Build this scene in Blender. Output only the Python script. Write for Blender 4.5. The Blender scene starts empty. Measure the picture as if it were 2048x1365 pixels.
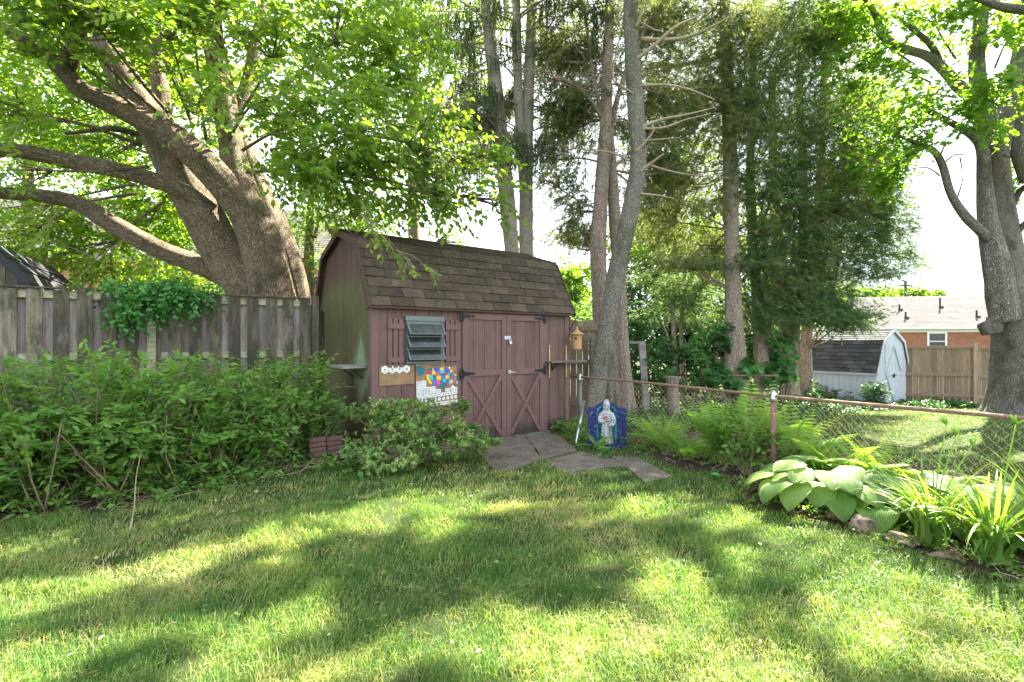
import bpy, math, random
import numpy as np
from math import radians as R, pi, sin, cos
from mathutils import Vector, Matrix

rg = np.random.default_rng(7)
random.seed(7)
S = bpy.context.scene
COL = S.collection

# ------------------------------------------------------------------ camera, sky, sun, exposure
FPX, CH = 980.0, 1.55
cam_d = bpy.data.cameras.new('camera'); cam = bpy.data.objects.new('camera', cam_d); COL.objects.link(cam)
cam_d.sensor_width = 36.0; cam_d.lens = 36.0 * FPX / 2048.0
cam_d.clip_start = 0.05; cam_d.clip_end = 2000
cam.location = (0, 0, CH); cam.rotation_euler = (R(90), 0, 0)
S.camera = cam
SUN_EL = 46.0
SUN_AZ = (0.68, 0.733)                      # horizontal direction towards the sun
sa = math.atan2(SUN_AZ[0], SUN_AZ[1])
SUN = Vector((sin(sa) * cos(R(SUN_EL)), cos(sa) * cos(R(SUN_EL)), sin(R(SUN_EL))))
w = bpy.data.worlds.new('World'); S.world = w; w.use_nodes = True
nt = w.node_tree; nt.nodes.clear()
sky = nt.nodes.new('ShaderNodeTexSky'); sky.sky_type = 'NISHITA'; sky.sun_disc = False
sky.sun_elevation = R(SUN_EL); sky.sun_rotation = sa
sky.air_density = 1.0; sky.dust_density = 0.6; sky.ozone_density = 0.5
bg = nt.nodes.new('ShaderNodeBackground'); bg.inputs['Strength'].default_value = 0.135
wo = nt.nodes.new('ShaderNodeOutputWorld')
hs = nt.nodes.new('ShaderNodeHueSaturation'); hs.inputs['Saturation'].default_value = 0.55; nt.links.new(sky.outputs[0], hs.inputs['Color'])   # thin white summer haze
cp = nt.nodes.new('ShaderNodeMix'); cp.data_type = 'RGBA'; cp.blend_type = 'DARKEN'; cp.inputs[0].default_value = 1.0; cp.inputs[7].default_value = (2.15, 2.35, 2.6, 1)
nt.links.new(hs.outputs[0], cp.inputs[6]); nt.links.new(cp.outputs[2], bg.inputs[0]); nt.links.new(bg.outputs[0], wo.inputs[0])
ld = bpy.data.lights.new('sun', 'SUN'); ld.energy = 4.9; ld.angle = R(0.53); ld.color = (1.0, 0.94, 0.82)
lo = bpy.data.objects.new('sun', ld); COL.objects.link(lo)
lo.rotation_euler = SUN.to_track_quat('Z', 'Y').to_euler(); lo.location = (20, 20, 30)
vs = S.view_settings; vs.view_transform = 'Standard'; vs.look = 'None'; vs.gamma = 1; vs.exposure = 3.2
S.cycles.max_bounces = 7; S.cycles.transmission_bounces = 5; S.cycles.diffuse_bounces = 4
S.cycles.transparent_max_bounces = 6; S.cycles.sample_clamp_indirect = 4

# ------------------------------------------------------------------ positions
def P(px, py, Y):
    return np.array([(px - 1024) / FPX * Y, Y, CH - (py - 682.5) / FPX * Y])
def gz(x, y):                                # the ground falls gently away to the back right
    a = np.clip((np.asarray(y, float) - 8.2) / 7.0, 0, 1); b = np.clip((np.asarray(x, float) + 0.5) / 4.0, 0, 1)
    a = a * a * (3 - 2 * a); b = b * b * (3 - 2 * b)
    return -0.42 * a * b
def G(px, py):
    Y = FPX * CH / (py - 682.5); return np.array([(px - 1024) / FPX * Y, Y])
def nz(x, y, f=1.0, s=0):                    # cheap smooth value noise, about -1..1
    r = np.random.default_rng(100 + s); v = 0
    for k in range(6):
        a = r.uniform(0, 2 * pi); g = f * r.uniform(.6, 2.0); ph = r.uniform(0, 2 * pi)
        v = v + np.sin((x * cos(a) + y * sin(a)) * g + ph + 1.3 * np.sin((x * sin(a) - y * cos(a)) * g * .7 + ph * 2))
    return v / 3.2
def inpoly(x, y, poly):
    c = np.zeros(np.shape(x), bool); n = len(poly)
    for i in range(n):
        x1, y1 = poly[i]; x2, y2 = poly[(i + 1) % n]
        if y1 == y2: continue
        c ^= ((y1 > y) != (y2 > y)) & (x < (x2 - x1) * (y - y1) / (y2 - y1) + x1)
    return c
def segdist(x, y, pts):
    d = np.full(np.shape(x), 1e9)
    for a, b in zip(pts[:-1], pts[1:]):
        ax, ay = a; bx, by = b; vx, vy = bx - ax, by - ay; L = vx * vx + vy * vy + 1e-9
        t = np.clip(((x - ax) * vx + (y - ay) * vy) / L, 0, 1)
        d = np.minimum(d, np.hypot(x - ax - t * vx, y - ay - t * vy))
    return d
def nrm(a): return a / (np.linalg.norm(a, axis=-1, keepdims=True) + 1e-9)

# ------------------------------------------------------------------ objects
OFF = {}
def tag(o, label=None, cat=None, group=None, kind=None):
    if label: o['label'] = label
    if cat: o['category'] = cat
    if group: o['group'] = group
    if kind: o['kind'] = kind
    return o
def thing(name, label, cat, loc=(0, 0, 0), rotz=0, group=None, local=False):
    o = bpy.data.objects.new(name, None); COL.objects.link(o); o.empty_display_size = .2
    o.location = loc; o.rotation_euler = (0, 0, rotz)
    OFF[o.name] = np.zeros(3) if local else np.array(loc, float)
    return tag(o, label, cat, group)
def mkmesh(name, V, FS, mat, parent=None, rnd=None, tc=None, smooth=False, midx=None, mats=None):
    """FS: list of int arrays, one per polygon size"""
    me = bpy.data.meshes.new(name); V = np.asarray(V, np.float32)
    if parent is not None: V = V - OFF[parent.name].astype(np.float32)
    FS = [np.asarray(f, np.int32) for f in FS if len(f)]
    me.vertices.add(len(V)); me.vertices.foreach_set('co', V.ravel())
    li = np.concatenate([f.ravel() for f in FS]); lt = np.concatenate([np.full(len(f), f.shape[1], np.int32) for f in FS])
    ls = np.concatenate([[0], np.cumsum(lt)[:-1]]).astype(np.int32)
    me.loops.add(len(li)); me.loops.foreach_set('vertex_index', li)
    me.polygons.add(len(lt)); me.polygons.foreach_set('loop_start', ls); me.polygons.foreach_set('loop_total', lt)
    for m in (mats or [mat]): me.materials.append(m)
    if midx is not None: me.polygons.foreach_set('material_index', np.asarray(midx, np.int32))
    me.polygons.foreach_set('use_smooth', np.full(len(lt), bool(smooth)))
    me.update(calc_edges=True)
    if rnd is not None:
        a = me.attributes.new('rnd', 'FLOAT', 'POINT'); a.data.foreach_set('value', np.asarray(rnd, np.float32))
    if tc is not None:
        a = me.attributes.new('tc', 'FLOAT_VECTOR', 'POINT'); a.data.foreach_set('vector', np.asarray(tc, np.float32).ravel())
    o = bpy.data.objects.new(name, me); COL.objects.link(o)
    if parent is not None: o.parent = parent; OFF[o.name] = OFF[parent.name]
    else: OFF[o.name] = np.zeros(3)
    return o

class MB:
    def __init__(s): s.v = []; s.f = {3: [], 4: []}; s.r = []; s.t = []; s.n = 0; s.ng = []
    def add(s, V, F, rnd=0.5, tc=None):
        V = np.asarray(V, float); n = len(V); s.v.append(V)
        for f in F:
            f = np.asarray(f)
            if f.ndim == 1:
                if len(f) in (3, 4): s.f[len(f)].append(f[None] + s.n)
                else: s.ng.append(f + s.n)
            else: s.f[f.shape[1]].append(f + s.n)
        s.r.append(np.full(n, rnd) if np.isscalar(rnd) else np.asarray(rnd)); s.t.append(V if tc is None else tc); s.n += n
        return s
    def box(s, c, d, rz=0, rnd=None, rx=0, ry=0, bev=0):
        x, y, z = [q / 2 for q in d]; b = bev
        M = (Matrix.Rotation(rz, 3, 'Z') @ Matrix.Rotation(ry, 3, 'Y') @ Matrix.Rotation(rx, 3, 'X'))
        M = np.array(M)
        V = np.array([(i * x, j * y, k * z) for k in (-1, 1) for j in (-1, 1) for i in (-1, 1)])
        F = [(0, 2, 3, 1), (4, 5, 7, 6), (0, 1, 5, 4), (2, 6, 7, 3), (0, 4, 6, 2), (1, 3, 7, 5)]
        s.add(V @ M.T + np.array(c), [np.array(F)], random.random() if rnd is None else rnd, V + random.random() * 9); return s
    def boxx(s, x0, x1, y0, y1, z0, z1, rnd=None):
        return s.box(((x0 + x1) / 2, (y0 + y1) / 2, (z0 + z1) / 2), (abs(x1 - x0), abs(y1 - y0), abs(z1 - z0)), rnd=rnd)
    def bar(s, a, b, wd, th, up=(0, 0, 1), rnd=None):        # a rectangular bar from a to b
        a = np.array(a, float); b = np.array(b, float); d = b - a; L = np.linalg.norm(d); d /= L
        u = np.array(up, float); x = np.cross(u, d); x /= np.linalg.norm(x); u = np.cross(d, x)
        V = []
        for p in (a, b):
            for i, j in ((-1, -1), (1, -1), (1, 1), (-1, 1)): V.append(p + x * i * wd / 2 + u * j * th / 2)
        F = [(0, 3, 2, 1), (4, 5, 6, 7), (0, 1, 5, 4), (1, 2, 6, 5), (2, 3, 7, 6), (3, 0, 4, 7)]
        s.add(V, [np.array(F)], random.random() if rnd is None else rnd); return s
    def tube(s, pts, rad, n=8, cap=True, rough=0, fl=0, seed=0, rnd=0.5, sub=0, lobes=5, flh=.5):
        pts = np.array(pts, float); rad = np.full(len(pts), rad, float) if np.isscalar(rad) else np.array(rad, float)
        if sub: pts, rad = smooth_path(pts, rad, sub)
        m = len(pts); d = np.gradient(pts, axis=0); d = nrm(d)
        ref = np.array([0.31, -1.0, .05]); ref = ref / np.linalg.norm(ref)
        if abs(np.dot(ref, d[0])) > .9: ref = np.array([1., 0, 0])
        X = np.zeros((m, 3)); x = nrm(np.cross(ref, d[0]))
        for i in range(m):
            x = x - d[i] * np.dot(x, d[i]); x = x / (np.linalg.norm(x) + 1e-9); X[i] = x
        Yv = np.cross(d, X); th = np.arange(n) / n * 2 * pi
        sl = np.concatenate([[0], np.cumsum(np.linalg.norm(np.diff(pts, axis=0), axis=1))])
        rr = rad[:, None] * np.ones(n)[None]
        if rough:
            c, q = np.cos(th)[None], np.sin(th)[None]; z = sl[:, None] / max(rad[0], .02)
            k = nz(c * 2.2 + z * .25 + seed, q * 2.2 + z * .11, 1.0, seed) * .6 + nz(c * 6 + z * .3, q * 6 - z * .2, 1.0, seed + 3) * .4
            rr = rr * (1 + rough * k)
        if fl:
            e = np.exp(-sl / flh)[:, None]; rr = rr * (1 + fl * e * (0.6 + 0.5 * np.cos(lobes * th + seed)[None] + .25 * np.cos((lobes + 2) * th + seed * 2)[None]))
        V = pts[:, None] + X[:, None] * (rr * np.cos(th))[:, :, None] + Yv[:, None] * (rr * np.sin(th))[:, :, None]
        R0 = max(float(np.mean(rad)), .004)
        tc = np.stack([R0 * np.cos(th)[None] * np.ones((m, 1)), R0 * np.sin(th)[None] * np.ones((m, 1)), sl[:, None] * np.ones((1, n))], -1)
        i = np.arange(m - 1)[:, None] * n; j = np.arange(n)[None]; k = (j + 1) % n
        F = np.stack([i + j, i + k, i + n + k, i + n + j], -1).reshape(-1, 4)
        FS = [F]
        if cap and n > 4: FS += [np.arange(n)[::-1], np.arange(n) + (m - 1) * n]
        elif cap: FS += [np.arange(n)[::-1][None].copy(), (np.arange(n) + (m - 1) * n)[None].copy()]
        s.add(V.reshape(-1, 3), FS, rnd, tc.reshape(-1, 3)); return s
    def disc(s, c, r, h, axis=(0, 0, 1), n=16, rnd=.5, r2=None):
        c = np.array(c, float); a = nrm(np.array(axis, float)); return s.tube([c, c + a * h], [r, r if r2 is None else r2], n, rnd=rnd)
    def lathe(s, c, prof, n=20, rnd=.5, sx=1, sy=1, rz=0):
        th = np.arange(n) / n * 2 * pi; V = []
        for r, z in prof:
            x = r * np.cos(th) * sx; y = r * np.sin(th) * sy
            V.append(np.stack([x * cos(rz) - y * sin(rz), x * sin(rz) + y * cos(rz), np.full(n, z)], 1) + np.array(c))
        m = len(prof); i = np.arange(m - 1)[:, None] * n; j = np.arange(n)[None]; k = (j + 1) % n
        F = np.stack([i + j, i + k, i + n + k, i + n + j], -1).reshape(-1, 4)
        s.add(np.concatenate(V), [F, np.arange(n)[::-1], np.arange(n) + (m - 1) * n], rnd); return s
    def prism(s, poly, a, b, ax='y', rnd=.5):               # polygon (p,q) extruded along an axis from a to b
        n = len(poly); V = []
        for t in (a, b):
            for p, q in poly: V.append({'y': (p, t, q), 'x': (t, p, q), 'z': (p, q, t)}[ax])
        F = [np.arange(n)[::-1], np.arange(n) + n] + [np.array((i, (i + 1) % n, n + (i + 1) % n, n + i)) for i in range(n)]
        s.add(V, F, rnd); return s
    def absorb(s, o):
        s.v += o.v; s.r += o.r; s.t += o.t
        for k in (3, 4): s.f[k] += [f + s.n for f in o.f[k]]
        s.ng += [g + s.n for g in o.ng]; s.n += o.n
    def build(s, name, mat, parent=None, smooth=False, mods=None):
        V = np.concatenate(s.v); FS = [np.concatenate(s.f[k]) for k in (3, 4) if s.f[k]] + [g[None] for g in s.ng]
        return mkmesh(name, V, FS, mat, parent, np.concatenate(s.r), np.concatenate(s.t), smooth)
def smooth_path(pts, rad, sub):
    n = len(pts); out = []; ro = []
    for i in range(n - 1):
        p0, p1, p2, p3 = pts[max(i - 1, 0)], pts[i], pts[i + 1], pts[min(i + 2, n - 1)]
        for k in range(sub):
            t = k / sub
            out.append(.5 * ((2 * p1) + (-p0 + p2) * t + (2 * p0 - 5 * p1 + 4 * p2 - p3) * t * t + (-p0 + 3 * p1 - 3 * p2 + p3) * t ** 3))
            ro.append(rad[i] * (1 - t) + rad[i + 1] * t)
    out.append(pts[-1]); ro.append(rad[-1]); return np.array(out), np.array(ro)

# ------------------------------------------------------------------ materials
def newmat(name):
    m = bpy.data.materials.new(name); m.use_nodes = True; t = m.node_tree; t.nodes.clear()
    return m, t, t.nodes, t.links
class N:                                                     # small node helper
    def __init__(s, name): s.m, s.t, s.n, s.l = newmat(name)
    def node(s, ty, ins={}, **kw):
        x = s.n.new(ty)
        for k, v in kw.items(): setattr(x, k, v)
        for k, v in ins.items(): s.set(x, k, v)
        return x
    def set(s, x, k, v):
        i = x.inputs[k]
        if isinstance(v, bpy.types.NodeSocket): s.l.new(v, i)
        elif isinstance(v, bpy.types.Node): s.l.new(v.outputs[0], i)
        else: i.default_value = v
    def attr(s, name): return s.node('ShaderNodeAttribute', attribute_name=name)
    def tc(s): return s.attr('tc').outputs['Vector']
    def obj(s): return s.node('ShaderNodeTexCoord').outputs['Object']
    def map(s, v, sc=(1, 1, 1), loc=(0, 0, 0), rot=(0, 0, 0)): return s.node('ShaderNodeMapping', {'Vector': v, 'Scale': sc, 'Location': loc, 'Rotation': rot}).outputs[0]
    def noise(s, v, sc=5, det=4, ro=.6, dist=0): return s.node('ShaderNodeTexNoise', {'Vector': v, 'Scale': sc, 'Detail': det, 'Roughness': ro, 'Distortion': dist}).outputs['Fac']
    def voro(s, v, sc=5, feature='F1'): return s.node('ShaderNodeTexVoronoi', {'Vector': v, 'Scale': sc}, feature=feature).outputs['Distance']
    def ramp(s, f, stops, interp='LINEAR'):
        x = s.node('ShaderNodeValToRGB', {'Fac': f}); x.color_ramp.interpolation = interp; e = x.color_ramp.elements
        while len(e) < len(stops): e.new(.5)
        for k, (p, c) in zip(e, stops):
            k.position = p; k.color = tuple(c) + (1,) if len(c) == 3 else c
        return x.outputs[0]
    def mix(s, f, a, b, mode='MIX'):
        x = s.node('ShaderNodeMix', data_type='RGBA', blend_type=mode)
        s.set(x, 0, f)
        for k, v in ((6, a), (7, b)):
            s.set(x, k, (tuple(v) + (1,) if isinstance(v, tuple) and len(v) == 3 else v))
        return x.outputs[2]
    def math(s, op, a, b=0.0, c=None):
        x = s.node('ShaderNodeMath', operation=op); s.set(x, 0, a); s.set(x, 1, b)
        if c is not None: s.set(x, 2, c)
        return x.outputs[0]
    def sep(s, v): return s.node('ShaderNodeSeparateXYZ', {'Vector': v})
    def comb(s, x=0.0, y=0.0, z=0.0): return s.node('ShaderNodeCombineXYZ', {'X': x, 'Y': y, 'Z': z}).outputs[0]
    def bump(s, h, st=.5, d=.01, nrm=None):
        x = s.node('ShaderNodeBump', {'Height': h, 'Strength': st, 'Distance': d})
        if nrm is not None: s.set(x, 'Normal', nrm)
        return x.outputs[0]
    def bsdf(s, col, rough=.7, spec=.3, metal=0, nrm=None, **kw):
        x = s.node('ShaderNodeBsdfPrincipled', {'Base Color': col if not isinstance(col, tuple) else col + (1,), 'Roughness': rough, 'Specular IOR Level': spec, 'Metallic': metal})
        if nrm is not None: s.set(x, 'Normal', nrm)
        for k, v in kw.items(): s.set(x, k, v)
        return x.outputs[0]
    def out(s, sh): o = s.node('ShaderNodeOutputMaterial'); s.l.new(sh, o.inputs[0]); return s.m

def m_leaf(name, stops, tr=.45, tcol=(1.35, 1.25, .55), rough=.45, spec=.35):
    n = N(name); r = n.attr('rnd').outputs['Fac']
    c = n.ramp(r, stops); nn = n.noise(n.obj(), 1.1, 2)
    c = n.mix(1.0, c, n.ramp(nn, [(.3, (.75, .8, .8)), (.7, (1.25, 1.2, 1.05))]), 'MULTIPLY')
    b = n.bsdf(c, rough, spec)
    t = n.node('ShaderNodeBsdfTranslucent', {'Color': n.mix(1.0, c, tcol, 'MULTIPLY')}).outputs[0]
    return n.out(n.node('ShaderNodeMixShader', {0: tr, 1: b, 2: t}).outputs[0])
def m_bark(name, dark, mid, light, sc=1.0, moss=None, depth=.02, lich=None, vst=.15):
    n = N(name); v = n.map(n.tc(), (sc, sc, sc * vst))
    v2 = n.node('ShaderNodeVectorMath', {0: n.node('ShaderNodeTexNoise', {'Vector': n.map(n.tc(), (sc, sc, sc * .5)), 'Scale': 7.0, 'Detail': 3.0}).outputs['Color'], 1: (.1, .1, .1), 2: v}, operation='MULTIPLY_ADD')
    rid = n.node('ShaderNodeTexVoronoi', {'Vector': v2.outputs[0], 'Scale': 46.0}, feature='DISTANCE_TO_EDGE').outputs['Distance']
    fine = n.noise(v, 70, 6, .7); big = n.noise(n.tc(), 2.2, 3)
    h = n.math('MULTIPLY_ADD', n.math('MINIMUM', rid, .25), 3.0, n.math('MULTIPLY', fine, .7))
    c = n.ramp(h, [(.15, dark), (.55, mid), (1.0, light)])
    c = n.mix(n.ramp(big, [(.35, (0, 0, 0)), (.7, (.5, .5, .5))]), c, n.mix(1.0, c, (1.35, 1.3, 1.25), 'MULTIPLY'))
    if moss: c = n.mix(n.ramp(n.noise(n.map(n.tc(), (1, 1, .5), (3, 1, 0)), 3.0, 6, .7), [(.5, (0, 0, 0)), (.66, (.75, .75, .75))]), c, moss)
    if lich: c = n.mix(n.ramp(n.noise(n.tc(), 14, 5, .7), [(.58, (0, 0, 0)), (.66, (.6, .6, .6))]), c, lich)
    return n.out(n.bsdf(c, .9, .15, nrm=n.bump(h, .9, depth)))
def m_wood(name, a, b, vert=True, green=None, gl=.55, rough=.8, use='obj', attrmix=.6, grain=1.0):
    n = N(name); co = n.obj() if use == 'obj' else n.tc()
    rn = n.attr('rnd').outputs['Fac']
    off = n.node('ShaderNodeVectorMath', {0: co, 1: n.comb(n.math('MULTIPLY', rn, 13.7), n.math('MULTIPLY', rn, 7.1), n.math('MULTIPLY', rn, 5.3))}, operation='ADD').outputs[0]
    sc = (9, 9, .8) if vert else (.8, 9, 9)
    g = n.noise(n.map(off, sc), 3.2 * grain, 8, .65, .6); wv = n.noise(off, 2.0, 4, .7)
    c = n.ramp(g, [(.3, a), (.7, b)])
    c = n.mix(n.math('MULTIPLY', attrmix, 1.0), c, n.mix(1.0, c, n.ramp(rn, [(0, (.5, .5, .5)), (.55, (.9, .9, .9)), (.8, (1.2, 1.2, 1.2)), (1, (2.0, 2.0, 2.05))]), 'MULTIPLY'))
    if green:
        for col, lo_, k in green:
            c = n.mix(n.ramp(n.noise(n.map(off, (1.5, 1.5, .7), (k, k, k)), 2.6, 7, .72), [(lo_, (0, 0, 0)), (lo_ + .12, (.85, .85, .85))]), c, col)
    return n.out(n.bsdf(c, rough, .25, nrm=n.bump(g, .5, .004)))
def m_plain(name, col, rough=.6, metal=0, spec=.4, var=.25, sc=20, bump=.15):
    n = N(name); f = n.noise(n.obj(), sc, 5, .65)
    lo_, hi = tuple(q * (1 - var) for q in col), tuple(min(1, q * (1 + var)) for q in col)
    return n.out(n.bsdf(n.ramp(f, [(.3, lo_), (.7, hi)]), rough, spec, metal, nrm=n.bump(f, bump, .004)))
def m_worn(name, col, chip, thr=.58, sc=18, rough=.6, metal=0):
    n = N(name); f = n.noise(n.obj(), sc, 8, .75)
    c = n.mix(n.ramp(f, [(thr, (0, 0, 0)), (thr + .04, (1, 1, 1))]), n.mix(n.noise(n.obj(), 3, 3), tuple(q * .8 for q in col), tuple(min(1, q * 1.2) for q in col)), chip)
    return n.out(n.bsdf(c, rough, .3, metal, nrm=n.bump(f, .4, .003)))
def m_brick(name, c1, c2, mortar, sc=1.0, bw=.21, bh=.071):
    n = N(name); s = n.sep(n.obj()); v = n.comb(n.math('ADD', s.outputs[0], s.outputs[1]), s.outputs[2], 0.0)
    b = n.node('ShaderNodeTexBrick', {'Vector': v, 'Color1': c1 + (1,), 'Color2': c2 + (1,), 'Mortar': mortar + (1,), 'Scale': 1.0 * sc, 'Mortar Size': .008, 'Brick Width': bw, 'Row Height': bh, 'Bias': -.1})
    c = n.mix(1.0, b.outputs[0], n.ramp(n.noise(n.obj(), 3, 5), [(.3, (.8, .8, .8)), (.7, (1.15, 1.15, 1.15))]), 'MULTIPLY')
    return n.out(n.bsdf(c, .85, .2, nrm=n.bump(n.math('SUBTRACT', 1.0, b.outputs['Fac']), .6, .01)))
def m_shingle(name, cols, lich=None, streak=None, dark=None, rs=.11):
    n = N(name); rn = n.attr('rnd').outputs['Fac']; c = n.ramp(rn, cols)
    sp = n.noise(n.obj(), 220, 2, .8)
    c = n.mix(1.0, c, n.ramp(sp, [(.35, (.62, .62, .62)), (.65, (1.45, 1.42, 1.35))]), 'MULTIPLY')
    c = n.mix(1.0, c, n.ramp(n.noise(n.obj(), 6, 5, .7), [(.3, (.7, .7, .72)), (.7, (1.2, 1.18, 1.1))]), 'MULTIPLY')
    if dark: c = n.mix(n.ramp(n.noise(n.map(n.obj(), (.7, 2, 1.2)), 1.6, 6, .7), [(.48, (0, 0, 0)), (.64, (.7, .7, .7))]), c, dark)
    if lich: c = n.mix(n.ramp(n.noise(n.obj(), 34, 6, .75), [(.56, (0, 0, 0)), (.66, (.75, .75, .75))]), c, n.mix(n.ramp(n.noise(n.obj(), 1.9, 3), [(.42, (0, 0, 0)), (.6, (1, 1, 1))]), c, lich))
    return n.out(n.bsdf(c, .92, .15, nrm=n.bump(sp, .5, .003)))

def m_siding(name, base, side):
    n = N(name); s = n.sep(n.obj()); x, y, z = s.outputs
    g = n.noise(n.map(n.obj(), (14, 14, 1.2)), 4, 7, .7); rn = n.attr('rnd').outputs['Fac']
    c = n.ramp(g, [(.25, tuple(q * .78 for q in base)), (.75, tuple(q * 1.2 for q in base))])
    c = n.mix(1.0, c, n.ramp(rn, [(0, (.88, .88, .9)), (1, (1.1, 1.1, 1.08))]), 'MULTIPLY')
    st = n.noise(n.map(n.obj(), (11, 11, .55)), 2.2, 5, .6)
    if side:                                                 # algae creeping up the gable wall
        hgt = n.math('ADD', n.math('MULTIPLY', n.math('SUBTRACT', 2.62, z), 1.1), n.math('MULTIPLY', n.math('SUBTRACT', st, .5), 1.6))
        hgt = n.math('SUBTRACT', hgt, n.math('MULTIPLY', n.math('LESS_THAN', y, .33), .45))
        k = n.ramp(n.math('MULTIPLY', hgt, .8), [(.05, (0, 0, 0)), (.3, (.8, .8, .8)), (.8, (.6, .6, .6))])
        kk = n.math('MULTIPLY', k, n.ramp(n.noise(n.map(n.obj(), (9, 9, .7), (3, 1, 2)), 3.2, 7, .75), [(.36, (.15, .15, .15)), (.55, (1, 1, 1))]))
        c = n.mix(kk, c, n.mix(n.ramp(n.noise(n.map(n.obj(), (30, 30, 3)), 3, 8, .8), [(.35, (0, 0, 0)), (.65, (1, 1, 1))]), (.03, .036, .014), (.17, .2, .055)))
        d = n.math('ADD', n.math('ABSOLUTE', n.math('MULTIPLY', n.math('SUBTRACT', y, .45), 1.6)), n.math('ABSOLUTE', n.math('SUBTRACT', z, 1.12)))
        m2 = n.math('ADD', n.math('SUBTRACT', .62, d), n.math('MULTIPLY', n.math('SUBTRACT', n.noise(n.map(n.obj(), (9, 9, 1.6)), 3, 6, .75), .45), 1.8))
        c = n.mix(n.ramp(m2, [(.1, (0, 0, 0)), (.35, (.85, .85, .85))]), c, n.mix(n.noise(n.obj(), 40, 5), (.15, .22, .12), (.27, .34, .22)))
    else:
        gr = n.math('MULTIPLY', n.ramp(x, [(0, (0, 0, 0)), (1, (1, 1, 1))]), 1.0)
        f = n.math('MULTIPLY', n.ramp(n.noise(n.map(n.obj(), (2.5, 2, .8)), 2.0, 6, .7), [(.44, (0, 0, 0)), (.64, (.75, .75, .75))]), n.ramp(n.math('MULTIPLY', n.math('SUBTRACT', x, 2.2), .9), [(0, (.12, .12, .12)), (1, (1, 1, 1))]))
        c = n.mix(f, c, (.075, .075, .03))
        c = n.mix(1.0, c, n.ramp(n.noise(n.map(n.obj(), (1.2, 1, .5)), 2.4, 5, .65), [(.3, (.78, .8, .82)), (.7, (1.22, 1.18, 1.15))]), 'MULTIPLY')
        c = n.mix(n.ramp(n.noise(n.map(n.obj(), (22, 22, 5)), 5, 6, .8), [(.62, (0, 0, 0)), (.72, (.5, .5, .5))]), c, (.2, .16, .14))
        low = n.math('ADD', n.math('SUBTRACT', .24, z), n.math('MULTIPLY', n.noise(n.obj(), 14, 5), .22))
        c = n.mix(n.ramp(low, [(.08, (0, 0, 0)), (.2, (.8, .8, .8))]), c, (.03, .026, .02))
    return n.out(n.bsdf(c, .72, .3, nrm=n.bump(g, .35, .003)))

M = {}
M['siding'] = m_siding('siding_paint', (.143, .08, .073), False)
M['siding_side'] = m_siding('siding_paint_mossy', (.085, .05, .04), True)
M['trim'] = m_worn('trim_paint', (.152, .085, .078), (.1, .07, .058), .6, 16, .65)
M['fascia'] = m_worn('fascia_paint', (.075, .035, .03), (.05, .04, .03), .66, 12)
M['shingle'] = m_shingle('brown_shingle', [(0, (.06, .046, .036)), (.5, (.078, .06, .046)), (1, (.098, .075, .056))], (.24, .2, .065), dark=(.035, .032, .028))
M['shingle_grey'] = m_shingle('grey_shingle', [(0, (.05, .053, .06)), (.85, (.085, .09, .1)), (1, (.1, .105, .115))])
M['shingle_black'] = m_shingle('black_shingle', [(0, (.03, .03, .034)), (1, (.06, .06, .066))])
M['black'] = m_plain('black_iron', (.02, .021, .024), .45, .6, .5)
M['steel'] = m_plain('galvanised_steel', (.5, .52, .54), .35, .85, .5, .15)
M['alu'] = m_worn('weathered_aluminium', (.15, .165, .165), (.12, .12, .11), .6, 20, .5, .6)
M['brass'] = m_plain('brass', (.55, .42, .16), .35, .8, .5)
M['rust'] = m_worn('rusty_pipe', (.22, .125, .085), (.38, .28, .22), .56, 20, .75, .2)
M['wire'] = m_plain('rusty_wire', (.4, .28, .19), .6, .4, .4)
M['fence'] = m_wood('weathered_boards', (.048, .038, .025), (.2, .168, .12), True, [((.045, .045, .026), .47, 1), ((.26, .29, .23), .67, 4)])
M['fence_back'] = m_wood('weathered_back_boards', (.16, .12, .11), (.44, .36, .34), True, [((.09, .085, .055), .56, 2)])
M['rail'] = m_wood('fence_rail_wood', (.17, .16, .09), (.42, .4, .27), False, [((.08, .09, .04), .56, 1)], use='tc')
M['tanwood'] = m_wood('tan_fence_boards', (.17, .12, .085), (.32, .24, .17), True, [((.13, .1, .065), .6, 1)])
M['greywood'] = m_wood('grey_timber', (.1, .095, .085), (.27, .25, .22), False, [((.08, .1, .04), .58, 1)], use='tc')
M['white'] = m_worn('white_paint', (.46, .49, .55), (.26, .27, .26), .64, 10)
M['glass'] = N('window_glass').out(N('x').bsdf((.1, .1, .1))) if False else None
g_ = N('dark_glass'); M['glass'] = g_.out(g_.bsdf(g_.mix(g_.ramp(g_.noise(g_.obj(), 9, 6, .7), [(.45, (0, 0, 0)), (.7, (.35, .35, .35))]), (.02, .025, .028), (.1, .11, .11)), .15, .6))
M['brick_l'] = m_brick('brick_orange', (.26, .075, .03), (.36, .12, .05), (.34, .26, .2))
M['brick_r'] = m_brick('brick_red', (.4, .13, .06), (.46, .18, .09), (.48, .4, .33))
M['garden_brick'] = m_plain('garden_brick', (.15, .085, .07), .9, 0, .2, .35, 14, .5)
M['cream'] = m_plain('cream_trim', (.75, .73, .66), .6, var=.06)
M['roofpale'] = m_shingle('pale_roof', [(0, (.082, .077, .078)), (1, (.115, .106, .108))])
M['rock'] = m_worn('garden_rock', (.22, .155, .105), (.09, .07, .055), .5, 16, .95)
M['terracotta'] = m_worn('gourd_birdhouse', (.42, .22, .1), (.22, .12, .06), .6, 14, .7)
M['statue'] = m_worn('chipped_white_paint', (.46, .46, .47), (.1, .085, .08), .51, 44, .7)
M['navy'] = m_worn('chipped_navy_paint', (.012, .02, .11), (.26, .29, .36), .57, 34, .6)
M['skyblue'] = m_worn('niche_blue_paint', (.03, .22, .36), (.06, .3, .42), .5, 4, .6)
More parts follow.
